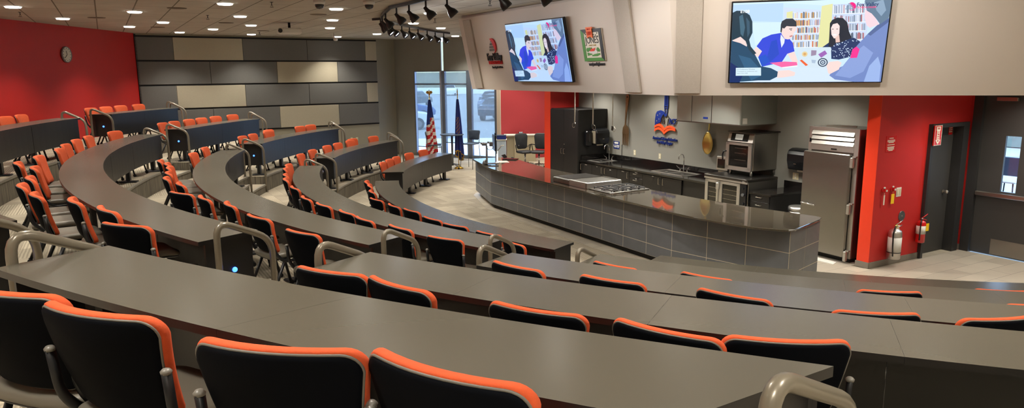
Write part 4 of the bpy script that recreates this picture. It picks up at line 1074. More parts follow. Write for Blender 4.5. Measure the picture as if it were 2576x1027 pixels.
# door in the red wall
mb=MB(); 
t=WT('door_1','x','door',11.0,0.0,t=-6.36); 
for key in ('label','category'): del t[key]
t['kind']='structure'
mb.box((0.03,-0.005,1.065),(0.06,0.10,2.13)); mb.box((0.98,0.06,1.065),(0.16,0.20,2.13)); mb.box((0.50,0.02,2.10),(0.96,0.16,0.06)); mb.build('door_frame',M_frame,t)
mb=MB(); x0,x1=0.06,0.90
mb.box((0.10,0.14,1.03),(0.08,0.045,2.04)); mb.box((0.62,0.14,1.03),(0.56,0.045,2.04)); mb.box((0.25,0.14,0.53),(0.22,0.045,1.04)); mb.box((0.25,0.14,1.98),(0.22,0.045,0.14)); lf=mb.build('door_leaf',M_door,t)
mb=MB(); mb.box((0.25,0.14,1.48),(0.21,0.01,0.86)); mb.build('door_glass',mat('lit frosted glass',(130,150,170),0.15,emit=(120,145,170),estr=0.25),lf)
mb=MB(); mb.cyl((0.76,0.115,1.0),(0.76,0.07,1.0),0.012); mb.sphere((0.76,0.055,1.0),0.032); mb.lathe([(0.035,0),(0.035,0.008)],(0.76,0.11,1.0),16,M=Matrix.Rotation(R(90),3,'X')); mb.build('door_knob',M_nickel,lf)
t=WT('door_notice','tiny red and white notice high on the grey door','sign',11.80,2.0,t=-6.36)
mb=MB(); mb.box((0,0.112,0),(0.11,0.004,0.15)); mb.build('board',M_extred,t); mb=MB()
for z in (0.03,0.0,-0.03): mb.box((0,0.109,z),(0.085,0.002,0.012))
mb.build('print',M_cream,t)
# exit door in wall s=12.12 (local x=t)
t=thing('door_2','x','door',ST(12.12,-6.31),KROT)
for key in ('label','category'): del t[key]
t['kind']='structure'
mb=MB(); mb.box((0.07,0.06,1.31),(0.14,0.16,2.62)); mb.box((1.34,0.06,1.31),(0.14,0.16,2.62)); mb.box((0.70,0.06,2.64),(1.40,0.16,0.06)); mb.build('door_frame',M_frame,t)
mb=MB(); L0,L1=0.14,1.27; gx0,gx1=0.49,0.71; gz0,gz1=1.05,1.93
mb.box(((L0+gx0)/2,0.07,1.31),(gx0-L0,0.045,2.60)); mb.box(((L1+gx1)/2,0.07,1.31),(L1-gx1,0.045,2.60)); mb.box(((gx0+gx1)/2,0.07,(gz1+2.61)/2),(gx1-gx0,0.045,2.61-gz1)); mb.box(((gx0+gx1)/2,0.07,(gz0+0.01)/2),(gx1-gx0,0.045,gz0-0.01)); lf=mb.build('door_leaf',M_door,t)
mb=MB(); mb.box(((gx0+gx1)/2,0.07,(gz0+gz1)/2),(gx1-gx0,0.008,gz1-gz0)); mb.build('door_glass',M_glass,lf)
mb=MB(); mb.box((0.70,0.0,0.99),(1.10,0.05,0.07),bev=0.01); mb.box((0.22,0.03,0.99),(0.12,0.06,0.05)); mb.build('push_bar',M_nickel,lf)
mb=MB(); mb.box((0.80,0.044,0.15),(0.72,0.004,0.25)); mb.build('kick_plate',M_steel,lf)
mb=MB(); mb.box((0.47,0.02,2.50),(0.30,0.06,0.06),bev=0.005); mb.build('door_closer',M_nickel,lf)
# outdoor stool seen through the exit door
t=KT('outdoor_stool','dark tall stool with white seat outside the exit door glass','stool',13.9,-6.52,0)
mb=MB(); mb.box((0,0,0.98),(0.36,0.34,0.03),bev=0.01); mb.build('seat',M_white,t)
mb=MB(); mb.box((-0.05,0.2,1.22),(0.34,0.03,0.34),bev=0.01); mb.build('backrest',M_stool,t)
for sx in (-1,1):
    for sy in (-1,1):
        mb=MB(); mb.tube([(sx*0.13,sy*0.13,0.97),(sx*0.19,sy*0.19,0)],0.012,8); mb.build('leg',M_plast,t)
mb=MB(); mb.tube([(0.17,-0.17,0.30),(0.17,0.17,0.30),(-0.17,0.17,0.30),(-0.17,-0.17,0.30)],0.009,6,closed=True); mb.build('foot_ring',M_plast,t)

# ------------------------------------------------------------------ far wall: acoustic panels in four rows
PA=Vector((-10.92,21.1)); PB=Vector((-4.745,25.589)); pd=(PB-PA); PL=pd.length; pd.normalize(); pang=math.atan2(pd.y,pd.x)
rows=[(3.44,4.10,[(0,1.02,0),(1.02,3.04,1),(3.04,5.12,0),(5.12,7.2,0),(7.2,PL,1)]),
      (2.72,3.39,[(0,2.02,0),(2.02,4.08,0),(4.08,6.15,1),(6.15,PL,0)]),
      (2.00,2.67,[(0,1.01,0),(1.01,3.03,1),(3.03,5.11,0),(5.11,7.2,0),(7.2,PL,1)]),
      (1.26,1.95,[(0,2.01,0),(2.01,4.08,0),(4.08,6.13,1),(6.13,PL,0)])]
RN=['top','second','third','bottom']
for ri_,(z0,z1,ps) in enumerate(rows):
    for j,(a,b,lt) in enumerate(ps):
        b=min(b,PL-0.01); c=PA+pd*((a+b)/2)
        nn=Vector((pd.y,-pd.x))
        o=thing('acoustic_panel','%s fabric wall panel, %s row, %s from the left'%(['charcoal','sand-coloured'][lt],RN[ri_],NUM[j]),'wall panel',(c.x+nn.x*0.02,c.y+nn.y*0.02,(z0+z1)/2),pang,'fabric panels on the far wall')
        mb=MB(); mb.box((0,0,0),(b-a-0.012,0.04,z1-z0),bev=0.006); mb.build('fabric_board',M_plight if lt else M_pdark,o)
mb=MB()
for z in (3.415,2.695,1.975,1.235,4.125):
    mb.box((*(PA+pd*(PL/2)+Vector((pd.y,-pd.x))*0.006),z),(PL,0.012,0.05),pang)
struct(mb.build('trim_6',M_black))
mb=MB(); c=PA+pd*0.02+Vector((pd.y,-pd.x))*0.02; mb.box((c.x,c.y,2.1),(0.04,0.04,4.15),pang); struct(mb.build('trim_7',M_black))
c=PA+pd*7.2+Vector((pd.y,-pd.x))*0.005
# low wall outlets on far wall
for i,(d_) in enumerate((6.55,6.75)):
    c=PA+pd*d_+Vector((pd.y,-pd.x))*0.001
    t=thing('wall_outlet','ivory outlet low on the far wall, %s of a pair'%['left','right'][i],'outlet',(c.x,c.y,0.72),pang)
    mb=MB(); mb.box((0,-0.004,0),(0.075,0.008,0.12)); mb.build('cover_plate',M_ivory,t)
# clock on the red wall
t=thing('wall_clock','round white wall clock on the red wall','clock',(-10.855,17.68,3.505),R(90)+0.016)
mb=MB(); mb.lathe([(0.19,0.0),(0.195,0.03),(0.185,0.05),(0.178,0.045),(0.176,0.02)],n=36,M=Matrix.Rotation(R(90),3,'X')); mb.build('rim',M_greymetal,t)
mb=MB(); mb.cyl((0,0,0),(0,-0.035,0),0.175,n=36); mb.build('dial',mat('clock face',(214,208,190),0.5),t)
mb=MB()
for i in range(12):
    a=R(30*i); mb.box((0.145*sin(a),-0.037,0.145*cos(a)),(0.012,0.003,0.028),M=Matrix.Rotation(a,3,'Y'))
mb.build('hour_marks',M_dgrey,t)
for nm,ang_,L in (('hour_hand',-20,0.09),('minute_hand',-130,0.13)):
    a=R(ang_); mb=MB(); mb.box((L/2*sin(a),-0.041,L/2*cos(a)),(0.014,0.003,L),M=Matrix.Rotation(a,3,'Y')); mb.build(nm,M_plast,t)

# ------------------------------------------------------------------ windows and what is outside
wd=(Vector(WB)-Vector(WA)); WL=wd.length; wd.normalize(); wang=math.atan2(wd.y,wd.x)
def wpt(x,y=0.0): return Vector(WA)+wd*x+Vector((-wd.y,wd.x))*y     # y outward
def wx(px):    # distance along the window wall seen at a given direction
    k=(px-1288)/1783.0; k2=k/ (cos(0.183)+0.06)
    a=Vector(WA); # solve (a+wd*x).x = k*depth
    return (k*1.0*a.y-a.x)/(wd.x-k*wd.y)
xm=[0.0,1.24,2.36,WL-0.14]
for i in range(3):
    x0,x1=xm[i],xm[i+1]
    t=thing('window_%d'%(i+1),'x','window',(*wpt((x0+x1)/2),0),wang)
    for key in ('label','category'): del t[key]
    t['kind']='structure'
    w=x1-x0
    mb=MB()
    fw=0.10 if i else 0.03; mb.box((-w/2+fw/2,0.04,1.53),(fw,0.12,3.06)); mb.box((w/2-0.05,0.04,1.53),(0.10,0.12,3.06))
    mb.box((0,0.04,3.05),(w,0.12,0.03)); mb.box((0,0.04,0.06),(w,0.12,0.12)); mb.box((0,0.04,2.60),(w-0.1,0.12,0.05)); mb.build('window_frame',M_alum,t)
    mb=MB(); mb.box((0,0.06,1.55),(w-0.15,0.008,2.95)); mb.build('window_glass',M_glass,t)
    zb=(0.34,0.53,0.58)[i]
    mb=MB(); mb.box((0,0.0,(3.0+zb)/2),(w-0.17,0.002,3.0-zb)); sh=mb.build('roller_shade',M_shade,t)
    mb=MB(); mb.box((0,0.0,zb),(w-0.17,0.02,0.03)); mb.build('hem_bar',M_alum,sh)
mb=MB(); c=wpt(1.18,-0.012); mb.box((c.x,c.y,1.53),(0.06,0.06,3.06),wang); struct(mb.build('trim_8',mat('light leak strip',(190,205,225),0.25,metal=0.6)))  # bright strip standing in for daylight leaking between the shades
mb=MB(); c=wpt(WL-0.07,-0.02); mb.box((c.x,c.y,2.1),(0.14,0.06,4.2),wang); struct(mb.build('trim_9',mat('cream jamb',(206,190,170),0.6)))
M_lot=mat('asphalt lot',(150,152,150),0.9,noise=0.05,nscale=0.3)
M_walk=mat('concrete walk',(236,238,240),0.9,noise=0.03,nscale=1)
mb=MB(); mb.prism([(-60,24.5),(-3.7,26.35),(0,24.5),(30,24.5),(40,40),(30,140),(-60,140)],-0.2,-0.03); o=struct(mb.build('ground_lot',M_lot))
mb=MB(); mb.prism([(-9,29.6),(-4.6,27.0),(0.5,24.8),(5,27.3),(8,33),(-9,33)],-0.03,0.0); struct(mb.build('ground_walk',M_walk))
mb=MB(); mb.prism([ST(12.32,-12)[:2],ST(12.32,9)[:2],ST(30,9)[:2],ST(30,-12)[:2]],-0.2,-0.02); struct(mb.build('ground_yard',M_lot))
mb=MB(); mb.prism([(-60,105),(40,105),(40,107),(-60,107)],0,0.9); struct(mb.build('ground_kerb_band',M_walk))
mb=MB(); mb.prism([(-80,140),(60,140),(60,142),(-80,142)],-0.2,9); struct(mb.build('ground_bank',mat('dry grass bank',(150,146,120),0.95,noise=0.3,nscale=0.4)))
mb=MB(); mb.prism([ST(30,-20)[:2],ST(30,20)[:2],ST(30.5,20)[:2],ST(30.5,-20)[:2]],0,2.4); struct(mb.build('ground_hedge',mat('grey hedge',(96,108,104),0.95,noise=0.4,nscale=2)))
def car(x,y,rz,col,label):
    t=thing('parked_car',label,'car',(x,y,-0.03),rz,'cars in the lot outside the windows')
    m=mat('car paint %d %d %d'%col,col,0.25,coat=0.6)
    prof=[(-2.2,0.35),(-2.25,0.75),(-2.05,0.98),(-1.55,1.02),(-1.0,1.42),(0.55,1.45),(1.15,1.02),(2.05,0.88),(2.25,0.62),(2.2,0.35)]
    mb=MB(); vs=[(a,yy,b) for yy in (-0.88,0.88) for a,b in prof]; n=len(prof)
    vs=[(a,yy*(0.80 if b>1.1 else 1),b) for a,yy,b in vs]
    mb.add(vs,[list(range(n))[::-1],list(range(n,2*n))]+[[i,(i+1)%n,n+(i+1)%n,n+i] for i in range(n)]); b=mb.build('body',m,t)
    bv=b.modifiers.new('b','BEVEL'); bv.width=0.06; bv.segments=2
    mb=MB()
    for sy in (-1,1):
        mb.add([(-1.35,sy*0.89,1.04),(0.95,sy*0.89,1.04),(0.5,sy*0.73,1.38),(-0.95,sy*0.73,1.38)],[[0,1,2,3] if sy<0 else [3,2,1,0]])
    mb.add([(1.10,-0.8,1.06),(1.10,0.8,1.06),(0.62,0.66,1.43),(0.62,-0.66,1.43)],[[0,1,2,3]]); mb.add([(-1.50,-0.8,1.06),(-1.50,0.8,1.06),(-1.06,0.66,1.42),(-1.06,-0.66,1.42)],[[3,2,1,0]])
    mb.build('glazing',M_glassd,t)
    for sx in (-1.4,1.4):
        for sy in (-1,1):
            mb=MB(); mb.cyl((sx,sy*0.9,0.33),(sx,sy*0.68,0.33),0.33,n=18); mb.cyl((sx,sy*0.905,0.33),(sx,sy*0.89,0.33),0.19,n=14,mi=1); mb.build('wheel',[M_plast,M_greymetal],t)
for a in [(-6.6,39,R(15),(232,236,240),'white car outside the leftmost window, nearest the building'),
          (-7.3,47,R(15),(60,90,150),'blue car outside the leftmost window'),
          (-9.0,66,R(70),(70,74,84),'dark car high in the leftmost window'),
          (-8.6,100,R(95),(236,240,244),'small white car far off in the centre window'),
          (-0.7,47,R(75),(38,44,58),'dark car at the right window, nearest of three'),
          (-1.1,55,R(75),(90,108,128),'slate blue car at the right window, middle of three'),
          (-1.4,64,R(75),(50,62,78),'dark blue car at the right window, farthest of three')]: car(*a)

# ------------------------------------------------------------------ flags
def flag(x,y,label,kind):
    t=thing('flag_stand',label,'flag',(x,y,0))
    mb=MB(); mb.lathe([(0.14,0),(0.15,0.02),(0.10,0.06),(0.03,0.10),(0.016,0.12)],n=20); mb.build('base',M_gold,t)
    mb=MB(); mb.cyl((0,0,0.1),(0,0,2.30),0.014,n=10); mb.build('pole',M_brass,t)
    mb=MB()
    if kind=='us':
        mb.sphere((0,0,2.33),0.03); mb.sphere((0,0,2.40),0.028,sz=1.5)
        for sx in (-1,1): poly(mb,[(0,2.40),(sx*0.03,2.45),(sx*0.085,2.44),(sx*0.11,2.36),(sx*0.085,2.38),(sx*0.06,2.34),(sx*0.04,2.36),(0,2.33)],-0.008,0.008)
        mb.sphere((0.0,-0.02,2.46),0.018)
    else:
        mb.lathe([(0.018,2.30),(0.022,2.33),(0.010,2.36),(0.020,2.40),(0.012,2.46),(0.0005,2.53)],n=10)
    mb.build('finial',M_gold,t)
    # draped cloth
    mb=MB(); N=44; K=44; z0,z1=(2.18,0.40)
    rows_=[]
    for k in range(K+1):
        f=k/K; z=z0+(z1-z0)*f; rad=0.035+ (0.20 if kind=='us' else 0.14)*f**0.8
        row=[]
        for i in range(N):
            a=2*math.pi*i/N; r=rad*(0.72+0.28*cos(6*a+2.2*f))
            x=r*cos(a)*0.95+0.03*f; y_=r*sin(a)*0.45-0.01
            zz=z+ (0.16*f*f*cos(a+ (0.6 if kind=='us' else 2)) if True else 0)
            row.append((x,y_,zz))
        rows_.append(row)
    for k in range(K):
        for i in range(N):
            j=(i+1)%N; f=k/K
            a=2*math.pi*i/N
            if kind=='us':
                if f<0.30 or (f<0.42 and cos(a)<-0.2): mi=0
                else: mi=1 if int((f*1.0+0.07*cos(a-0.7)+2)*15)%2==0 else 2
            else:
                mi=0
                if abs(cos(a-0.3))>0.985 and sin(a)<0: mi=2
                if k==K-1: mi=3
                if 0.3<f<0.62 and sin(a)<-0.75 and (k+i)%3==0: mi=3
                if f<0.5 and sin(a)<-0.3 and i%13==0: mi=3
            mb.add([rows_[k][i],rows_[k][j],rows_[k+1][j],rows_[k+1][i]],[[0,1,2,3]],mi,True)
    mb.build('flag_cloth',[M_fblue if kind=='us' else M_blue,M_fred,M_fwhite if kind=='us' else M_fblue,M_gold],t)
flag(-2.52,22.1,'draped red, white and blue striped flag with eagle finial by the window','us')
flag(-1.67,22.3,'draped blue flag with gold trim and spear finial by the window','wi')

# ------------------------------------------------------------------ high table and stools by the windows
t=thing('high_table','round blue-grey high table on wheels by the windows','table',(-1.87,22.3,0))
mb=MB(); mb.lathe([(0.36,1.06),(0.37,1.07),(0.37,1.085),(0.36,1.095)],n=36); mb.build('tabletop',M_stool,t)
mb=MB(); mb.cyl((0,0,0.10),(0,0,1.06),0.035,n=16); mb.build('column',M_greymetal,t)
for i in range(4):
    a=R(45+90*i); mb=MB(); mb.tube([(0.02*cos(a),0.02*sin(a),0.16),(0.30*cos(a),0.30*sin(a),0.09)],0.018,8); b=mb.build('foot',M_greymetal,t)
    mb=MB(); mb.cyl((0.30*cos(a),0.30*sin(a)-0.012,0.03),(0.30*cos(a),0.30*sin(a)+0.012,0.03),0.03,n=12); mb.build('caster',M_plast,b)
def stool(x,y,rz,label):
    t=thing('bar_chair',label,'chair',(x,y,0),rz,'high chairs at the round table')
    mb=MB(); mb.pad(rrect(0.22,0.21,0.42,0.06),[(0,0),(0.9,0),(1,0.01),(1,0.025),(0.93,0.035),(0,0.03)],lambda a,b,d:(a,b,0.76+d)); mb.build('seat',M_stool,t)
    mb=MB(); mb.pad(rrect(0.19,0.22,0.30,0.05),[(0,0),(0.9,0),(1,0.008),(1,0.02),(0.93,0.028),(0,0.028)],lambda a,b,d:(a,-0.23-0.15*(b+0.15)+0.25*a*a+d,1.04+b)); mb.build('backrest',M_stool,t)
    for sx in (-1,1):
        mb=MB(); mb.tube([(sx*0.2,-0.24,1.10),(sx*0.205,-0.19,0.76),(sx*0.23,-0.24,0.0)],0.011,8,fil=0.05); mb.build('leg',M_greymetal,t)
        mb=MB(); mb.tube([(sx*0.2,0.18,0.76),(sx*0.23,0.24,0.0)],0.011,8); mb.build('leg',M_greymetal,t)
    mb=MB(); mb.tube([(-0.215,-0.215,0.28),(0.215,-0.215,0.28),(0.215,0.215,0.28),(-0.215,0.215,0.28)],0.009,6,closed=True); mb.build('foot_ring',M_greymetal,t)
stool(-2.42,22.2,R(-90),'high blue-grey chair seen side-on, left of the round table')
stool(-1.30,22.35,R(150),'high blue-grey chair seen from behind, right of the round table')

# ------------------------------------------------------------------ reception desk and office chairs in the hall
t=thing('reception_desk','beige reception desk with white counter in the hall','desk',(0.25,23.9,0))
mb=MB(); mb.box((-0.28,0.25,0.44),(0.26,0.45,0.88)); mb.box((0.20,0.05,0.44),(0.72,0.10,0.88),R(8)); mb.build('body',M_rdesk,t)
mb=MB(); mb.prism([(-0.50,-0.10),(0.58,0.04),(0.58,0.34),(-0.50,0.42)],0.88,0.915); mb.build('counter_top',M_white,t)
text_mesh('lettering','Fox Valley',0.11,M_dgrey,t,Matrix.Translation((0.16,-0.02,0.50))@Matrix.Rotation(R(8),4,'Z')@UPR,0.003)
t=thing('blue_storage_box','blue box lying on a cart beside the reception desk','box',(-0.32,23.0,0.86)); mb=MB(); mb.box((0,0,0.06),(0.30,0.3,0.12),bev=0.01); mb.build('box',M_blue,t); mb=MB(); mb.box((0,0,0.125),(0.31,0.31,0.015)); mb.build('lid',M_stool,t)
t=thing('service_cart','pale wheeled cart under the blue box','cart',(-0.32,23.0,0))
mb=MB(); mb.box((0,0,0.845),(0.34,0.34,0.025)); mb.build('shelf',M_white,t)
mb=MB(); mb.box((0,0,0.45),(0.30,0.30,0.75)); mb.build('cabinet',mat('pale blue laminate',(170,186,200),0.5),t)
for sx in (-1,1):
    for sy in (-1,1):
        mb=MB(); mb.cyl((sx*0.14,sy*0.14,0),(sx*0.14,sy*0.14,0.08),0.02,n=8); mb.build('wheel',M_plast,t)
t=thing('desk_phone','black phone on the white reception counter','phone',(0.32,24.05,0.915)); mb=MB(); mb.box((0,0,0.03),(0.14,0.14,0.06),bev=0.01); mb.build('base',M_plast,t); mb=MB(); mb.box((0,-0.03,0.075),(0.15,0.05,0.03),bev=0.01); mb.build('handset',M_plast,t)
t=thing('task_lamp_arm','thin curved red cable arch above the reception counter','cable',(0.52,24.1,0.915)); mb=MB(); mb.tube([(-0.1+0.1*(1-cos(a)),0,0.14*sin(a)) for a in [R(18*i) for i in range(11)]],0.006,6); mb.build('arch',M_crim,t)
def ochair(x,y,rz,label,h=0.5):
    t=thing('office_chair',label,'chair',(x,y,0),rz,'mesh chairs at the reception desk')
    mb=MB(); mb.pad(rrect(0.24,0.23,0.48,0.09),[(0,0),(0.85,0),(1,0.03),(1,0.05),(0.92,0.075),(0,0.07)],lambda a,b,d:(a,b,h-0.07+d)); mb.build('seat',M_mesh,t)
    mb=MB(); mb.pad(rrect(0.20,0.24,0.50,0.10),[(0,0),(0.9,0),(1,0.012),(1,0.03),(0.9,0.04),(0,0.03)],lambda a,b,d:(a,-0.27-0.16*b+0.45*a*a+d,h+0.30+b)); mb.build('backrest',M_mesh,t)
    for sx in (-1,1):
        mb=MB(); mb.tube([(sx*0.24,-0.12,h-0.03),(sx*0.29,-0.12,h+0.2),(sx*0.29,0.14,h+0.2)],0.014,8,fil=0.04); mb.build('armrest',M_plast,t)
    mb=MB(); mb.cyl((0,0,0.09),(0,0,h-0.06),0.028,n=12); mb.build('gas_lift',M_chrome,t)
    for i in range(5):
        a=R(72*i); mb=MB(); mb.tube([(0.03*cos(a),0.03*sin(a),0.09),(0.28*cos(a),0.28*sin(a),0.065)],0.018,8); f=mb.build('base_arm',M_chrome,t)
        mb=MB(); mb.cyl((0.28*cos(a)-0.015,0.28*sin(a),0.028),(0.28*cos(a)+0.015,0.28*sin(a),0.028),0.028,n=10); mb.build('caster',M_plast,f)
ochair(0.44,22.95,R(-150),'black mesh office chair, left of the two in the hall',0.47)
ochair(0.88,22.6,R(160),'black mesh office chair, right one beside the orange-red column',0.5)

# ------------------------------------------------------------------ things on the left end of the counter
t=thing('monitor','dark monitor on a steel post, seen edge-on, on the counter end','monitor',(-0.33,16.33,0.92))
mb=MB(); mb.lathe([(0.05,0),(0.05,0.012),(0.018,0.016),(0.018,0.28)],n=16); mb.build('post',M_steelb,t)
mb=MB(); mb.tube([(0,0,0.27),(0.02,0.0,0.28),(0.10,0.02,0.40),(0.16,0.02,0.40)],0.012,8); mb.build('arm',M_steelb,t)
mb=MB(); mb.box((-0.07,0.1,0.46),(0.035,0.50,0.36),R(8),bev=0.008); sc=mb.build('screen',M_plast,t); 
mb=MB(); mb.box((-0.045,0.1,0.66),(0.03,0.05,0.05)); mb.build('webcam',M_plast,sc)
t=thing('document_camera','silver document camera with jointed head on the counter end','camera',(-0.56,15.95,0.92))
mb=MB(); mb.tube([(0,0,0),(0,0,0.44)],0.022,10); mb.build('mast',M_steel,t)
mb=MB(); mb.box((-0.05,0,0.47),(0.12,0.10,0.06),bev=0.01); mb.cyl((-0.14,0,0.49),(-0.02,0,0.49),0.025); mb.cyl((0.02,0,0.52),(0.09,0.02,0.50),0.018); mb.box((0.10,0.02,0.47),(0.08,0.08,0.10),bev=0.01); mb.build('head',M_greymetal,t)
mb=MB(); mb.tube([(-0.02,0,0.42),(0.05,-0.02,0.34),(0.12,0,0.36),(0.16,0,0.42)],0.006,6); mb.build('cable',M_plast,t)
mb=MB(); mb.tube([(0,0,0.05),(-0.05,-0.04,0.10),(0.02,-0.08,0.01),(0.10,-0.10,0.006)],0.006,6); mb.build('cable',M_plast,t)
mb=MB(); mb.box((0.12,0.02,0.03),(0.30,0.12,0.025),bev=0.006); mb.lathe([(0.06,0.0),(0.07,0.03),(0.04,0.10),(0.0001,0.12)],(-0.04,0.05,0.0),14); mb.build('base_unit',M_greymetal,t)
t=thing('laptop','black laptop partly open on the counter end','laptop',(-0.06,16.95,0.92),R(-20))
mb=MB(); mb.box((0.04,0,0.01),(0.34,0.24,0.018),bev=0.004); mb.build('keyboard_base',M_plast,t)
mb=MB(); mb.box((-0.13,0.02,0.07),(0.10,0.24,0.012),M=Matrix.Rotation(R(50),3,'Y'),bev=0.003); mb.build('screen',M_plast,t)
t=thing('computer_mouse','black mouse beside the laptop','mouse',(0.02,17.15,0.92)); mb=MB(); mb.lathe([(0.03,0),(0.035,0.012),(0.02,0.032),(0.0001,0.036)],n=14); mb.build('shell',M_plast,t)
t=thing('paper_sheets','white paper sheets lying flat on the counter end','paper',(-0.20,16.50,0.9205)); mb=MB(); mb.box((0,0,0.002),(0.24,0.30,0.004),0.2); mb.box((-0.02,0.02,0.005),(0.22,0.28,0.002),0.1); mb.build('sheets',M_white,t)

# ------------------------------------------------------------------ things on the soffit
tilt1=math.atan2(t1,ZT-ZB); tilt2=math.atan2(t2,ZT-ZB)
yaw1=math.atan2(D1.y,D1.x); yaw2=math.atan2(D2.y,D2.x)
def facet(name,label,cat,f,a,z,group=None,off=0.0):
    b,d,n,tt,yw,tl=((B0,D1,n1,t1,yaw1,tilt1),(B1,D2,n2,t2,yaw2,tilt2))[f]
    p=b+d*a+n*(tt*(z-ZB)/(ZT-ZB)+off)
    t=thing(name,label,cat,(p.x,p.y,z),yw,group); t.rotation_euler=(tl,0,yw); return t
for f,a0,a1,lab in ((0,0.26,0.59,'narrow raised beige fabric strip at the left end of the soffit'),(0,5.445,5.815,'narrow raised beige fabric strip right of the framed farm sign'),(1,0.01,0.375,'wide raised beige fabric strip between the soffit bend and large screen')):
    t=facet('soffit_panel',lab,'wall panel',f,(a0+a1)/2,(2.65+4.10)/2)
    mb=MB(); mb.box((0,-0.022,0),(a1-a0,0.04,(4.10-2.65)/cos(tilt1)),bev=0.006); mb.build('fabric_board',M_strip,t)
# college logo
t=facet('wall_logo','college logo with red disc and black lettering left of the smaller screen','sign',0,1.33,3.3)
mb=MB(); pts=[]
def disc_path(cx,cz,r,a0,a1,n=20): return [(cx+r*cos(R(a0+(a1-a0)*i/n)),cz+r*sin(R(a0+(a1-a0)*i/n))) for i in range(n+1)]
outer=disc_path(0,0.23,0.155,110,-100); inner=[(0.04,0.085),(0.10,0.13),(0.02,0.30)]
poly(mb,outer+inner,-0.028,-0.006); mb.build('red_crescent',mat('logo red',(206,32,30),0.45),t)
mb=MB()
for i,(x0,x1,xa,xb,z) in enumerate(((-0.06,0.03,-0.03,0.02,0.30),(-0.11,0.055,-0.08,0.04,0.245),(-0.135,0.08,-0.125,0.06,0.185),(-0.15,0.11,-0.145,0.09,0.125))): poly(mb,[(x0,z),(x1,z),(xb,z+0.04),(xa,z+0.04)],-0.02,-0.006)
mb.build('grey_bars',mat('logo warm grey',(104,98,88),0.5),t)
text_mesh('lettering','Fox Valley',0.205,M_dgrey,t,Matrix.Translation((0.0,-0.018,-0.065))@UPR,0.012,xs=0.70,bold=0.004)
text_mesh('red_lettering','TECHNICAL COLLEGE',0.085,mat('logo red'),t,Matrix.Translation((0.0,-0.014,-0.145))@UPR,0.008,xs=0.68,bold=0.003)
text_mesh('small_lettering','Knowledge That Works',0.062,M_dgrey,t,Matrix.Translation((0.05,-0.014,-0.235))@UPR,0.006,xs=0.72,bold=0.001)
# farm sign
t=facet('framed_sign','framed green farm sign reading JONES with orange 1889 ribbon','sign',0,4.75,3.415)
w,h=0.56,0.53
mb=MB(); mb.box((0,-0.015,0),(w,0.02,h)); mb.build('backing',M_cream,t)
mb=MB(); a,b_=w/2,h/2; ia,ib=a-0.075,b_-0.055
def fr(pts,m): mb.add([(x,-0.03,z) for x,z in pts]+[(x,-0.02,z) for x,z in pts],[[0,1,2,3],[7,6,5,4],[0,4,5,1],[1,5,6,2],[2,6,7,3],[3,7,4,0]],m)
fr([(-a,-b_),(a,-b_),(ia,-ib),(-ia,-ib)],0); fr([(-a,-b_),(-ia,-ib),(-ia,ib),(-a,b_)],0); fr([(-a,b_),(-ia,ib),(ia,ib),(a,b_)],1); fr([(a,-b_),(a,b_),(ia,ib),(ia,-ib)],1)
mb.build('bevelled_border',[M_green,M_dgrey],t)
text_mesh('lettering','JONES',0.165,M_dgrey,t,Matrix.Translation((0.0,-0.027,0.03))@UPR,0.002,xs=0.78)
text_mesh('small_lettering','DAIRY FARM',0.035,M_brass,t,Matrix.Translation((0.0,-0.027,-0.015))@UPR,0.001)
mb=MB()
for x,z,r in ((-0.15,-0.075,0.035),(-0.10,-0.065,0.03),(-0.05,-0.06,0.025),(0.13,-0.075,0.035),(0.16,-0.09,0.025)): poly(mb,[(x+r*cos(R(30*i)),z+r*sin(R(30*i))) for i in range(12)],-0.030,-0.026)
poly(mb,[(-0.17,-0.12),(-0.06,-0.14),(-0.03,-0.155),(-0.12,-0.17),(-0.17,-0.175)],-0.030,-0.026); poly(mb,[(-0.06,-0.17),(0.02,-0.15),(0.17,-0.135),(0.18,-0.16),(0.10,-0.185),(-0.04,-0.185)],-0.030,-0.026)
mb.build('trees_and_lawn',M_green,t)
mb=MB(); poly(mb,[(-0.10,-0.135),(0.11,-0.135),(0.11,-0.10),(0.07,-0.07),(0.03,-0.10),(-0.10,-0.10)],-0.031,-0.027); mb.build('farmhouse',M_white,t)
mb=MB(); poly(mb,[(-0.095,-0.10),(-0.05,-0.065),(-0.04,-0.045),(-0.03,-0.065),(0.065,-0.045),(0.03,-0.10)],-0.033,-0.029); mb.build('roof',mat('roof red',(222,52,30),0.6),t)
mb=MB()
for x,z in ((-0.15,0.18),(-0.12,0.15),(-0.08,0.12),(-0.04,0.14),(0.02,0.15),(0.06,0.17),(0.12,0.16),(0.16,0.19),(0.17,0.14),(-0.17,0.20),(-0.02,0.12)): poly(mb,[(x-0.02,z),(x,z+0.012),(x+0.02,z),(x,z-0.010)],-0.030,-0.026)
mb.build('leaf_sprigs',mat('olive leaf',(70,78,44),0.6),t)
mb=MB(); poly(mb,[(-0.105,0.30),(0.06,0.30),(0.08,0.285),(0.05,0.265),(0.05,0.12),(-0.025,0.145),(-0.10,0.12)],-0.045,-0.033); mb.build('ribbon',mat('ribbon orange',(232,104,32),0.5),t)
text_mesh('year_lettering','1889',0.085,M_extred,t,Matrix.Translation((-0.025,-0.047,0.17))@UPR,0.001,xs=0.8)
text_mesh('since_lettering','SINCE',0.035,M_extred,t,Matrix.Translation((-0.025,-0.047,0.255))@UPR,0.001)
t=facet('web_address_lettering','black web address lettering under the framed farm sign','sign',0,4.77,3.10)
text_mesh('lettering','www.jonesdairyfarm.com',0.075,M_dgrey,t,Matrix.Translation((0,-0.010,-0.02))@UPR,0.006,xs=0.56,bold=0.002)

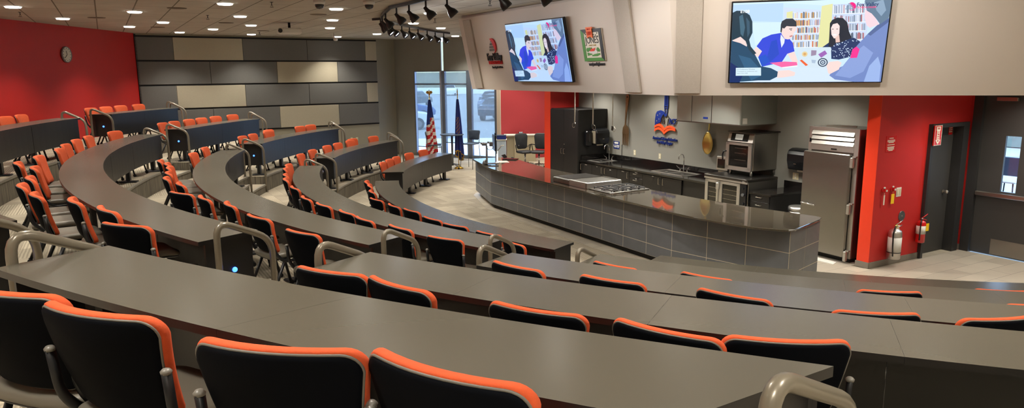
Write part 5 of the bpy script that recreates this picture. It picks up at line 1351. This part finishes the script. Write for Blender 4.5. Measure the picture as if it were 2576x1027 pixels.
# ------------------------------------------------------------------ the two screens
def emat(c,s=1.0):
    nm='screen colour %d %d %d'%tuple(int(x*255) for x in c)
    if nm in MATS: return MATS[nm]
    m=bpy.data.materials.new(nm); m.use_nodes=True; b=m.node_tree.nodes['Principled BSDF']
    b.inputs['Base Color'].default_value=(0.01,0.01,0.01,1); b.inputs['Roughness'].default_value=0.15
    b.inputs['Emission Color'].default_value=(*lin([x*255 for x in c]),1); b.inputs['Emission Strength'].default_value=TVS*s; MATS[nm]=m; return m
TVS=0.86
SWL,SWH=1.96,1.10
def uv(X,Y):
    xl=258-(Y-8)*0.028; xr=1990-(Y+20)*0.124
    return ((X-xl)/(xr-xl), 1-(Y+2)/874)
def make_screen_picture(t, tint=(1,1,1)):
    mats=[];idx={}
    mb=MB(); lay=[0]
    def C(c):
        c=tuple(min(1,c[i]*tint[i]) for i in range(3)); k=tuple(round(x,3) for x in c)
        if k not in idx: idx[k]=len(mats); mats.append(emat(k))
        return idx[k]
    def pg(pts,c,L=None):
        if L is None: lay[0]+=1; L=lay[0]
        y=-0.0305-0.00025*L
        vs=[]
        for X,Y in pts:
            u,v=uv(X,Y); u=min(max(u,0),1); v=min(max(v,0),1); vs.append(((u-.5)*SWL,y,(v-.5)*SWH))
        # orient to face -y
        A=sum(vs[i][0]*vs[(i+1)%len(vs)][2]-vs[(i+1)%len(vs)][0]*vs[i][2] for i in range(len(vs)))
        if A<0: vs=vs[::-1]
        from mathutils.geometry import tessellate_polygon
        tris=tessellate_polygon([[Vector(v) for v in vs]])
        mb.add(vs,[list(f) for f in tris],C(c))
    def el(cx,cy,rx,ry,c,L=None,n=18): pg([(cx+rx*cos(R(360*i/n)),cy+ry*sin(R(360*i/n))) for i in range(n)],c,L)
    W_=(0.80,0.91,1.0)
    pg([(200,-30),(2100,-30),(2100,900),(200,900)],W_)
    pg([(200,-30),(830,-30),(822,215),(200,185)],(0.74,0.86,0.98)); pg([(480,215),(820,215),(800,330),(600,400),(520,460)],(0.84,0.94,1.0))
    pg([(200,-30),(2100,-30),(2100,40),(1240,50),(830,15),(200,15)],(0.84,0.94,1.0))
    pg([(832,60),(1240,100),(1240,490),(830,490)],(0.82,0.88,0.97)); pg([(1365,45),(1760,45),(1720,490),(1350,490)],(0.80,0.86,0.97))
    rnd=random.Random(5)
    pal=[(0.62,0.68,0.76),(0.78,0.82,0.9),(0.45,0.52,0.6),(0.9,0.93,0.98),(0.3,0.36,0.44),(0.85,0.62,0.3),(0.86,0.45,0.25),(0.92,0.82,0.55),(0.7,0.4,0.42),(0.9,0.92,0.97),(0.68,0.74,0.84)]
    lay[0]+=1; Lb=lay[0]
    for (y0,y1) in ((112,180),(192,258),(272,336),(350,410),(424,488)):
        x=935
        while x<1232:
            w=rnd.uniform(5,13); hh=rnd.uniform(0,14); 
            if rnd.random()<.85: pg([(x,y0+hh),(x+w-1,y0+hh),(x+w-1,y1),(x,y1)],rnd.choice(pal),Lb)
            x+=w
        pg([(930,y1),(1235,y1),(1235,y1+6),(930,y1+6)],(0.95,0.98,1),Lb)
    for (y0,y1) in ((50,140),(158,232),(248,322),(338,412)):
        x=1372
        while x<1715:
            w=rnd.uniform(6,15); hh=rnd.uniform(0,18)
            if rnd.random()<.88: pg([(x,y0+hh),(x+w-1,y0+hh),(x+w-1,y1),(x,y1)],rnd.choice(pal[:5]+pal[8:]),Lb)
            x+=w
        pg([(1368,y1),(1720,y1),(1720,y1+7),(1368,y1+7)],(0.95,0.98,1),Lb)
    pg([(1250,58),(1368,38),(1345,492),(1212,492)],(0.90,0.90,0.66)); pg([(866,112),(932,102),(932,180),(866,172)],(0.90,0.90,0.66))
    pg([(500,900),(690,700),(1000,690),(1350,720),(1900,730),(1900,900)],(0.84,0.91,1.0))
    sk=(0.96,0.86,0.84)
    # person in blue shirt
    pg([(530,475),(600,525),(575,600),(515,570),(500,520)],sk); pg([(880,555),(960,535),(1000,640),(990,695),(930,640)],sk)
    pg([(536,470),(600,385),(700,345),(805,330),(900,395),(940,440),(960,532),(880,558),(820,650),(600,697),(556,590),(598,525)],(0.22,0.30,0.86))
    pg([(700,420),(760,400),(790,560),(700,640),(640,660)],(0.16,0.30,0.78)); pg([(560,590),(640,560),(690,640),(600,697)],(0.14,0.34,0.80))
    pg([(805,345),(850,400),(845,440),(815,490),(800,400)],(0.9,0.93,1.0))
    pg([(812,268),(850,248),(905,262),(972,262),(976,300),(950,330),(935,375),(890,402),(850,395),(815,345)],sk)
    pg([(800,318),(803,240),(815,205),(862,180),(935,180),(975,215),(978,265),(905,262),(868,258),(840,285),(822,275),(812,330)],(0.20,0.22,0.26))
    el(918,302,9,4,(0.25,0.22,0.25)); pg([(900,365),(935,355),(930,372),(905,375)],(0.8,0.5,0.52)); pg([(895,287),(930,283),(930,290),(897,294)],(0.3,0.28,0.3))
    pg([(688,655),(850,642),(985,650),(995,685),(820,705)],(1.0,0.42,0.66)); pg([(820,705),(995,685),(995,700),(830,716)],(0.95,0.97,1))
    # person with patterned top
    pg([(1262,492),(1330,445),(1420,430),(1600,398),(1665,440),(1640,560),(1560,600),(1440,628),(1360,620),(1355,495)],(0.13,0.22,0.40))
    lay[0]+=1; Ld=lay[0]
    for i in range(70):
        X=rnd.uniform(1370,1640); Y=rnd.uniform(425,610); 
        if (X-1370)*0.1+Y>400 and not (X>1600 and Y>560): el(X,Y,6,5,(0.82,0.9,1),Ld,6)
    pg([(1340,240),(1365,205),(1420,182),(1480,190),(1525,235),(1545,330),(1575,400),(1470,440),(1400,455),(1370,490),(1328,488),(1335,380)],(0.15,0.17,0.22))
    pg([(1352,290),(1372,250),(1420,240),(1445,270),(1442,350),(1410,398),(1385,400),(1358,360)],(0.98,0.88,0.87)); pg([(1400,395),(1440,360),(1450,440),(1405,445)],(0.92,0.78,0.74))
    for X in (1372,1418): el(X,302,10,3.5,(0.2,0.18,0.2))
    el(1392,362,20,8,(0.98,0.98,1.0)); 
    # laptop
    pg([(1000,512),(1015,492),(1345,492),(1360,512),(1330,722),(1010,706)],(0.83,0.90,0.95))
    el(1072,563,31,29,(0.90,0.82,0.62)); el(1072,563,16,15,(0.86,0.66,0.42)); pg([(1142,522),(1200,525),(1195,575),(1140,585)],(0.62,0.55,0.66)); pg([(1218,568),(1290,526),(1315,562),(1250,606)],(0.62,0.40,0.72))
    pg([(1018,632),(1040,622),(1110,682),(1085,694)],(0.94,0.40,0.22)); pg([(1145,625),(1195,630),(1185,665),(1150,660)],(0.68,0.76,0.85))
    el(1268,656,54,48,(0.2,0.26,0.36)); el(1268,656,42,37,(0.83,0.90,0.95)); el(1268,656,30,27,(0.3,0.36,0.46)); el(1268,656,17,15,(0.83,0.90,0.95)); el(1268,656,8,7,(0.3,0.36,0.46))
    # person in grey hoodie on the right
    pg([(1340,800),(1372,745),(1480,700),(1560,600),(1630,480),(1740,360),(1850,262),(1960,200),(1990,200),(1980,560),(1950,900),(1600,900),(1400,845)],(0.46,0.55,0.78))
    pg([(1480,700),(1600,560),(1700,480),(1800,560),(1700,760),(1560,830),(1400,800)],(0.55,0.64,0.86)); pg([(1740,360),(1850,262),(1960,205),(1960,240),(1850,320),(1770,380)],(0.34,0.42,0.62)); pg([(1700,900),(1760,700),(1850,600),(1880,700),(1860,900)],(0.62,0.72,0.92))
    pg([(1560,612),(1582,520),(1625,490),(1658,520),(1630,610)],(1.0,0.2,0.58))
    pg([(1705,190),(1712,110),(1790,140),(1825,205),(1862,262),(1762,298),(1730,270)],(0.95,0.84,0.88))
    pg([(1705,30),(1715,-30),(2000,-30),(1975,160),(1955,205),(1870,262),(1828,205),(1780,150),(1730,120)],(0.40,0.50,0.60)); pg([(1800,40),(1900,10),(1930,120),(1880,180),(1830,120)],(0.56,0.66,0.76))
    pg([(1308,690),(1340,650),(1430,640),(1470,660),(1440,735),(1345,785),(1325,770)],sk)
    # person with dark hair on the left
    pg([(200,400),(330,412),(430,460),(520,560),(590,690),(700,712),(782,755),(780,805),(690,850),(560,850),(200,900)],(0.15,0.30,0.42)); pg([(330,560),(470,600),(560,700),(590,800),(480,850),(400,700)],(0.20,0.38,0.52)); pg([(200,640),(330,700),(380,800),(350,900),(200,900)],(0.08,0.18,0.40))
    pg([(780,742),(900,735),(972,762),(962,800),(840,818),(770,822)],sk)
    pg([(262,380),(330,350),(420,400),(425,470),(350,430),(262,405)],sk)
    pg([(200,98),(300,78),(380,82),(450,130),(482,200),(486,320),(450,395),(470,470),(535,545),(500,562),(445,500),(410,410),(350,360),(300,380),(200,402)],(0.14,0.24,0.30)); pg([(330,140),(370,120),(400,260),(380,360),(350,330)],(0.28,0.42,0.50)); pg([(410,150),(450,200),(455,320),(430,370)],(0.24,0.36,0.44))
    # caption box and logo
    pg([(305,705),(590,705),(592,795),(305,795)],(0.84,0.93,0.97))
    cres=[(1570+44*cos(R(a)),70+42*sin(R(a))) for a in range(-130,131,13)]
    pg(cres+[(1600,112),(1560,60)],(0.98,0.08,0.52)); lay[0]+=1; Lg=lay[0]
    for i,(a,b,y) in enumerate(((1530,1560,40),(1520,1575,55),(1510,1590,72),(1500,1600,90))): pg([(a,y),(b,y),(b,y+9),(a,y+9)],(0.5,0.6,0.7),Lg)
    pc=mb.build('picture',mats,t)
    y=-0.0305-0.00025*(lay[0]+3)
    def tx(body,X,Y,size,c,al='LEFT',bold=0,xs=1):
        u,v=uv(X,Y); text_mesh('screen_lettering',body,size,emat(tuple(min(1,c[i]*tint[i]) for i in range(3))),pc,Matrix.Translation(((u-.5)*SWL,y,(v-.5)*SWH))@UPR,0.0001,al,xs,bold)
    tx('E108',342,104,0.055,(1,1,1),xs=1.1,bold=.001)
    tx('Fox Valley',1620,72,0.068,(0.10,0.22,0.42),xs=0.92,bold=.001); tx('TECHNICAL COLLEGE',1622,92,0.030,(0.98,0.08,0.5),xs=0.78,bold=.0006); tx('Knowledge That Works',1622,108,0.016,(0.6,0.66,0.76))
    tx('(c) Conference Wireless',318,729,0.024,(0.45,0.52,0.6)); tx('To present or conference visit',318,751,0.022,(0.5,0.56,0.64)); tx('http://10.5.14.85',318,773,0.022,(0.5,0.56,0.64))
    return pc
def tv(label,c,yaw,tilt,tint):
    t=thing('wall_television',label,'television',c,0); t.rotation_euler=(tilt,0,yaw)
    mb=MB(); mb.box((0,0.0,0),(2.0,0.055,1.135),bev=0.006); mb.build('casing',M_plast,t)
    mb=MB(); mb.box((0,0.05,-0.05),(1.55,0.07,0.98),bev=0.01); mb.build('wall_mount',M_black,t)
    make_screen_picture(t,tint)
    return t
tv('smaller-looking television left of the JONES sign, showing students at a laptop',(0.512,13.447,3.351),-1.0389,0.2024,(0.86,0.92,1.0))
tv('large television at the upper right, showing students at a laptop',(4.039,9.915,3.35),-0.2807,0.222,(1.0,1.0,1.0))

# ------------------------------------------------------------------ ceiling fixtures
LP=[(-8.52,12.57),(-9.27,15.15),(-7.05,13.75),(-9.26,17.74),(-7.82,16.45),(-9.17,20.2),(-4.81,12.38),(-5.54,15.0),(-6.28,17.68),(-7.74,18.98),(-7.66,21.53),(-6.2,20.28),(-3.21,13.52),(-3.95,16.23),(-4.68,18.92),(-5.55,23.33),(-4.02,21.93)]
LP=[(x*1.0249,y*1.0249) for x,y in LP]+[(-1.645,15.006),(-2.375,17.887),(-1.896,19.87),(-1.827,24.1)]
VISN=len(LP)
H0=Vector((-5.677,15.373)); va=Vector((-0.758,2.747)); vb=Vector((2.306,-1.435))
for i in range(-9,6):
    for j in range(-4,9):
        p=H0+va*i+vb*j
        if not inside(p): continue
        if p.y>11.6 or p.y<-4.2: continue
        if any((p-Vector(q)).length<1.2 for q in LP): continue
        if (p-Vector((CX,CY))).length<8.3: continue
        if (p-B0).dot(n1)<0.9 and (p-B1).dot(n2)<0.9: continue
        LP.append(tuple(p))
def spot(name,loc,d,energy,size=110,blend=0.7,col=(1,0.93,0.82),rad=0.08):
    l=bpy.data.lights.new(name,'SPOT'); l.energy=energy; l.spot_size=R(size); l.spot_blend=blend; l.color=col; l.shadow_soft_size=rad
    o=bpy.data.objects.new(name,l); COL.objects.link(o); o.location=loc
    o.rotation_euler=Vector(d).to_track_quat('-Z','Y').to_euler(); return o
E_DOWN=170
for i,(x,y) in enumerate(LP):
    lab='recessed round downlight in the tiled ceiling'
    t=thing('recessed_downlight',lab,'ceiling light',(x,y,CEIL),0,'recessed downlights in the ceiling')
    mb=MB(); mb.lathe([(0.140,-0.010),(0.155,-0.005),(0.155,0.001)],n=28); mb.build('trim_ring',M_white,t)
    mb=MB(); mb.lathe([(0.125,0.0),(0.123,-0.025),(0.110,-0.033),(0.0001,-0.036)],n=28); mb.build('lens',M_lamp,t)
    spot('downlight_beam',(x,y,CEIL-0.07),(0,0,-1),E_DOWN)
def ceil_disc(name,label,cat,x,y,r,m,h=0.01):
    t=thing(name,label,cat,(x,y,CEIL),0); mb=MB(); mb.lathe([(r,0.0),(r,-h*0.6),(r*0.93,-h),(0.0001,-h)],n=24); mb.build('grille',m,t); return t
M_spk=mat('ceiling speaker grille',(112,100,84),0.8)
for i,(x,y) in enumerate(((-6.148,13.522),(-8.767,15.502),(-9.005,18.636),(-6.742,17.328),(-3.986,15.2),(-6.955,20.5))):
    ceil_disc('ceiling_speaker','round flush ceiling speaker, %s from the left photo edge'%['third','first','second','fourth','sixth','fifth'][i],'speaker',x,y,0.17,M_spk)
for i,(x,y) in enumerate(((-6.269,15.151),(-4.094,12.593),(-9.4,14.044),(-1.722,16.673),(-7.244,21.041),(-0.35,12.7))):
    t=thing('fire_sprinkler','small pendent sprinkler, %s on the ceiling from the left photo edge'%['third','fourth','first','fifth','second','sixth'][i],'sprinkler',(x,y,CEIL))
    mb=MB(); mb.lathe([(0.03,0),(0.028,-0.006),(0.008,-0.01),(0.008,-0.06)],n=12); mb.build('body',M_steeld,t)
    mb=MB(); mb.lathe([(0.035,-0.085),(0.035,-0.09),(0.0001,-0.092)],n=12); mb.tube([(0.01,0,-0.055),(0.02,0,-0.07),(0.006,0,-0.085)],0.003,6); mb.tube([(-0.01,0,-0.055),(-0.02,0,-0.07),(-0.006,0,-0.085)],0.003,6); mb.build('deflector',M_steeld,t)
for i,(x,y) in enumerate(((-3.242,12.465),(-2.426,12.606))):
    t=thing('dome_camera','small dome camera at the top photo edge, %s of two'%['left','right'][i],'camera',(x,y,CEIL))
    mb=MB(); mb.lathe([(0.10,0),(0.10,-0.04),(0.08,-0.06)],n=24); mb.build('housing',M_white,t)
    mb=MB(); mb.lathe([(0.078,-0.055),(0.07,-0.10),(0.04,-0.13),(0.0001,-0.138)],n=24); mb.build('dome',M_glassd,t)
t=thing('projector','white ceiling projector with dark lens in the middle of the ceiling','projector',(-5.308,17.511,CEIL-0.20),R(20))
mb=MB(); mb.box((0,0,0),(0.55,0.40,0.14),bev=0.03); mb.build('body',M_white,t)
mb=MB(); mb.cyl((-0.22,-0.2,0.0),(-0.22,-0.26,0.0),0.05); mb.build('lens',M_glassd,t)
mb=MB(); mb.cyl((0,0,0.07),(0,0,0.20),0.03); mb.build('ceiling_mount',M_plast,t)
t=thing('ceiling_camera','small white camera bracket on the ceiling by the far wall','camera',(-5.342,22.0,CEIL))
mb=MB(); mb.tube([(0,0,0),(0,0,-0.10),(0.05,-0.04,-0.17)],0.015,8); mb.build('bracket',M_white,t); mb=MB(); mb.box((0.07,-0.08,-0.19),(0.10,0.18,0.09),bev=0.02); mb.build('body',M_white,t)
t=thing('projection_screen_case','slim white screen case flush on the ceiling, right of the projector','screen case',(-2.93,20.6,CEIL-0.04),R(10)); mb=MB(); mb.box((0,0,0),(1.0,0.12,0.08),bev=0.02); mb.build('case',M_white,t); mb=MB(); mb.box((0,0,-0.042),(0.95,0.02,0.006)); mb.build('slot',M_plast,t)
# track lighting
TZ=4.15
def track(pts,label):
    c=Vector((*pts[0],TZ)); t=thing('lighting_track',label,'track',tuple(c))
    mb=MB()
    for a,b in zip(pts[:-1],pts[1:]):
        a=Vector(a);b=Vector(b);d=b-a; m=(a+b)/2; mb.box((m.x-c.x,m.y-c.y,0.015),(d.length+0.03,0.045,0.05),math.atan2(d.y,d.x))
    mb.build('rail',M_spotb,t)
    mb=MB(); p=pts[len(pts)//2]; mb.cyl((p[0]-c.x,p[1]-c.y,0.03),(p[0]-c.x,p[1]-c.y,0.05),0.03); mb.build('ceiling_clip',M_spotb,t)
track([(-1.85,22.0),(-2.17,21.06),(-2.47,19.48),(-2.70,18.13),(-2.82,17.2)],'black light track running back towards the windows')
track([(-3.05,16.25),(-2.84,16.1),(-2.64,15.09),(-2.45,14.36),(-2.2,13.42),(-1.75,12.7),(-1.38,12.0),(-0.7,11.1),(-0.15,10.35),(0.4,9.75),(1.3,8.9),(2.4,8.2),(3.6,7.7),(4.8,7.4)],'black light track bending across the ceiling at the top of the photo')
HEADS=[(-2.79,15.70),(-2.642,15.088),(-2.449,14.364),(-2.058,13.251),(-1.755,12.706),(-1.384,12.022),(-1.00,11.62),(-0.15,10.35),(0.40,9.75),
 (-2.86,16.9),(-2.805,17.365),(-2.701,18.134),(-2.589,18.691),(-2.471,19.483),(-2.313,20.242),(-2.177,21.058),(-1.98,21.6)]
NH=['left end of the near track, first','near track, second from its left end','near track, third from its left end','near track, fourth from its left end','near track, fifth from its left end','near track, sixth from its left end','near track, seventh from its left end','near track, cut by the top photo edge above the soffit','near track, last one peeking in at the top edge', 'far track, glowing one tucked under the near cluster','far track, first after the cluster','far track, second after the cluster','far track, third after the cluster','far track, fourth after the cluster','far track, third from its right end','far track, second from its right end','far track, last at its right end']
KC=Vector((2.6,10.5,2.85))
for i,(x,y) in enumerate(HEADS):
    far=i>=9
    t=thing('track_spotlight','black bell spotlight on the '+NH[i] if not NH[i].startswith('left') else 'black bell spotlight at the '+NH[i],'spotlight',(x,y,TZ-0.01),0)
    aim=Vector((0.62,-0.25 if far else 0.12,-0.75)).normalized() if not far else Vector((0.66,-0.12,-0.74)).normalized()
    mb=MB(); mb.box((0,0,-0.065),(0.03,0.03,0.13),bev=0.005); mb.build('stem',M_spotb,t)
    q4=aim.to_track_quat('Z','Y').to_matrix()
    off=Vector((0.0,0,-0.125))
    mb=MB(); mb.lathe([(0.0001,-0.04),(0.027,-0.037),(0.033,0.015),(0.04,0.05),(0.074,0.105),(0.084,0.155),(0.082,0.182),(0.077,0.18),(0.074,0.13),(0.05,0.09)],c=tuple(off),n=22,M=q4); sh=mb.build('bell_shade',M_spotb,t)
    mb=MB(); mb.lathe([(0.074,0.150),(0.0001,0.156)],c=tuple(off),n=20,M=q4); mb.build('lens',M_lamp2,t)
    p=Vector((x,y,TZ-0.01))+off+aim*0.22
    spot('track_beam',tuple(p),(KC-p) if not far else tuple(aim*1.0),42 if not far else 60,80,0.8,(0.95,0.96,1.0),0.06)

for i,(x,y) in enumerate(((1.8,8.55),(3.0,7.95),(4.3,7.5))):
    t=thing('track_spotlight','black bell spotlight above the photo edge in front of the large screen, %s of three'%NUM[i],'spotlight',(x,y,TZ-0.01),0)
    tgt=Vector((x+1.1,y+2.2,3.1)); p0=Vector((x,y,TZ-0.135)); aim=(tgt-p0).normalized(); q4=aim.to_track_quat('Z','Y').to_matrix()
    mb=MB(); mb.box((0,0,-0.065),(0.03,0.03,0.13),bev=0.005); mb.build('stem',M_spotb,t)
    mb=MB(); mb.lathe([(0.0001,-0.04),(0.027,-0.037),(0.033,0.015),(0.04,0.05),(0.074,0.105),(0.084,0.155),(0.082,0.182),(0.077,0.18),(0.074,0.13),(0.05,0.09)],c=(0,0,-0.125),n=22,M=q4); mb.build('bell_shade',M_spotb,t)
    mb=MB(); mb.lathe([(0.074,0.150),(0.0001,0.156)],c=(0,0,-0.125),n=20,M=q4); mb.build('lens',M_lamp2,t)
    spot('track_beam',tuple(p0+aim*0.22),aim,75,125,0.9,(1.0,0.95,0.9),0.06)
M_hoodm=mat('satin hood steel',(206,213,206),0.5,metal=1.0,noise=0.04,nscale=2)
for o in bpy.data.objects:
    if o.name.startswith(('front_sheet','side_sheet')): o.data.materials[0]=M_hoodm
# ------------------------------------------------------------------ kitchen lamps (recessed in the lower kitchen ceiling)
KL=[(9.75,-13.9),(9.75,-11.8),(9.75,-7.6),(8.7,-13.4),(8.7,-11.4),(8.7,-9.4),(8.7,-7.4),(10.8,-5.4),(11.5,-5.3),(11.8,-4.7)]
for i,(s_,t_) in enumerate(KL):
    p=ST(s_,t_,2.95)
    t=thing('recessed_downlight','round downlight in the lower kitchen ceiling','ceiling light',p,0,'recessed downlights in the kitchen ceiling')
    mb=MB(); mb.lathe([(0.09,-0.01),(0.10,-0.006),(0.10,0.001)],n=20); mb.build('trim_ring',M_white,t)
    mb=MB(); mb.lathe([(0.085,0.0),(0.08,-0.02),(0.0001,-0.025)],n=20); mb.build('lens',M_lamp,t)
    spot('kitchen_beam',(p[0],p[1],2.90),(0,0,-1),(65 if s_>10 else 185) if s_<9.7 or s_>9.76 else (60 if t_>-8 else 110),125,0.6,(1,0.95,0.86))

for i,(x,y) in enumerate(((0.5,21.3),(1.9,23.4),(0.3,23.4),(3.0,21.5))):  # unseen downlights, added to brighten the crimson wall of the hall
    t=thing('recessed_downlight','added round downlight brightening the hall beyond the kitchen wall','ceiling light',(x,y,CEIL),0,'added downlights in the hall')
    mb=MB(); mb.lathe([(0.165,-0.012),(0.18,-0.006),(0.18,0.001)],n=28); mb.build('trim_ring',M_white,t)
    mb=MB(); mb.lathe([(0.152,0.0),(0.150,-0.03),(0.0001,-0.04)],n=28); mb.build('lens',M_lamp,t)
    spot('hall_fill_beam',(x,y,CEIL-0.07),(0,0,-1),260)
# ------------------------------------------------------------------ daylight and camera
w=bpy.data.worlds.new('daylight'); SC.world=w; w.use_nodes=True; nt=w.node_tree; bg=nt.nodes['Background']
sky=nt.nodes.new('ShaderNodeTexSky'); sky.sky_type='HOSEK_WILKIE'; sky.turbidity=4; sky.sun_direction=(0.3,0.5,0.8)
mx=nt.nodes.new('ShaderNodeMix'); mx.data_type='RGBA'; mx.inputs['Factor'].default_value=0.6; mx.inputs['B'].default_value=(0.45,0.66,1.0,1)
nt.links.new(sky.outputs['Color'],mx.inputs['A']); nt.links.new(mx.outputs['Result'],bg.inputs['Color']); bg.inputs['Strength'].default_value=6.5
sl=bpy.data.lights.new('sun','SUN'); sl.energy=4; sl.angle=R(1); sl.color=(1,0.96,0.9); so=bpy.data.objects.new('sun',sl); COL.objects.link(so)
so.rotation_euler=Vector((0.55,0.35,-0.75)).to_track_quat('-Z','Y').to_euler()

cam=bpy.data.cameras.new('camera'); co=bpy.data.objects.new('camera',cam); COL.objects.link(co)
cam.sensor_width=36; cam.sensor_fit='HORIZONTAL'; cam.lens=36*1782.943/2576; cam.clip_start=0.05; cam.clip_end=500
co.matrix_world=Matrix.Translation((0,0,EYE))@Matrix.Rotation(math.pi/2-0.182905,4,'X')@Matrix.Rotation(ROLL if 'ROLL' in globals() else -0.0091,4,'Z')
SC.camera=co
SC.view_settings.view_transform='Standard'; SC.view_settings.look='None'; SC.view_settings.gamma=1; SC.view_settings.use_curve_mapping=False
SC.view_settings.exposure=0.32
for m_ in (M_lamp,M_lamp2,M_led): m_.cycles.emission_sampling='NONE'
SC.cycles.max_bounces=6; SC.cycles.sample_clamp_indirect=3.0; SC.cycles.use_denoising=True
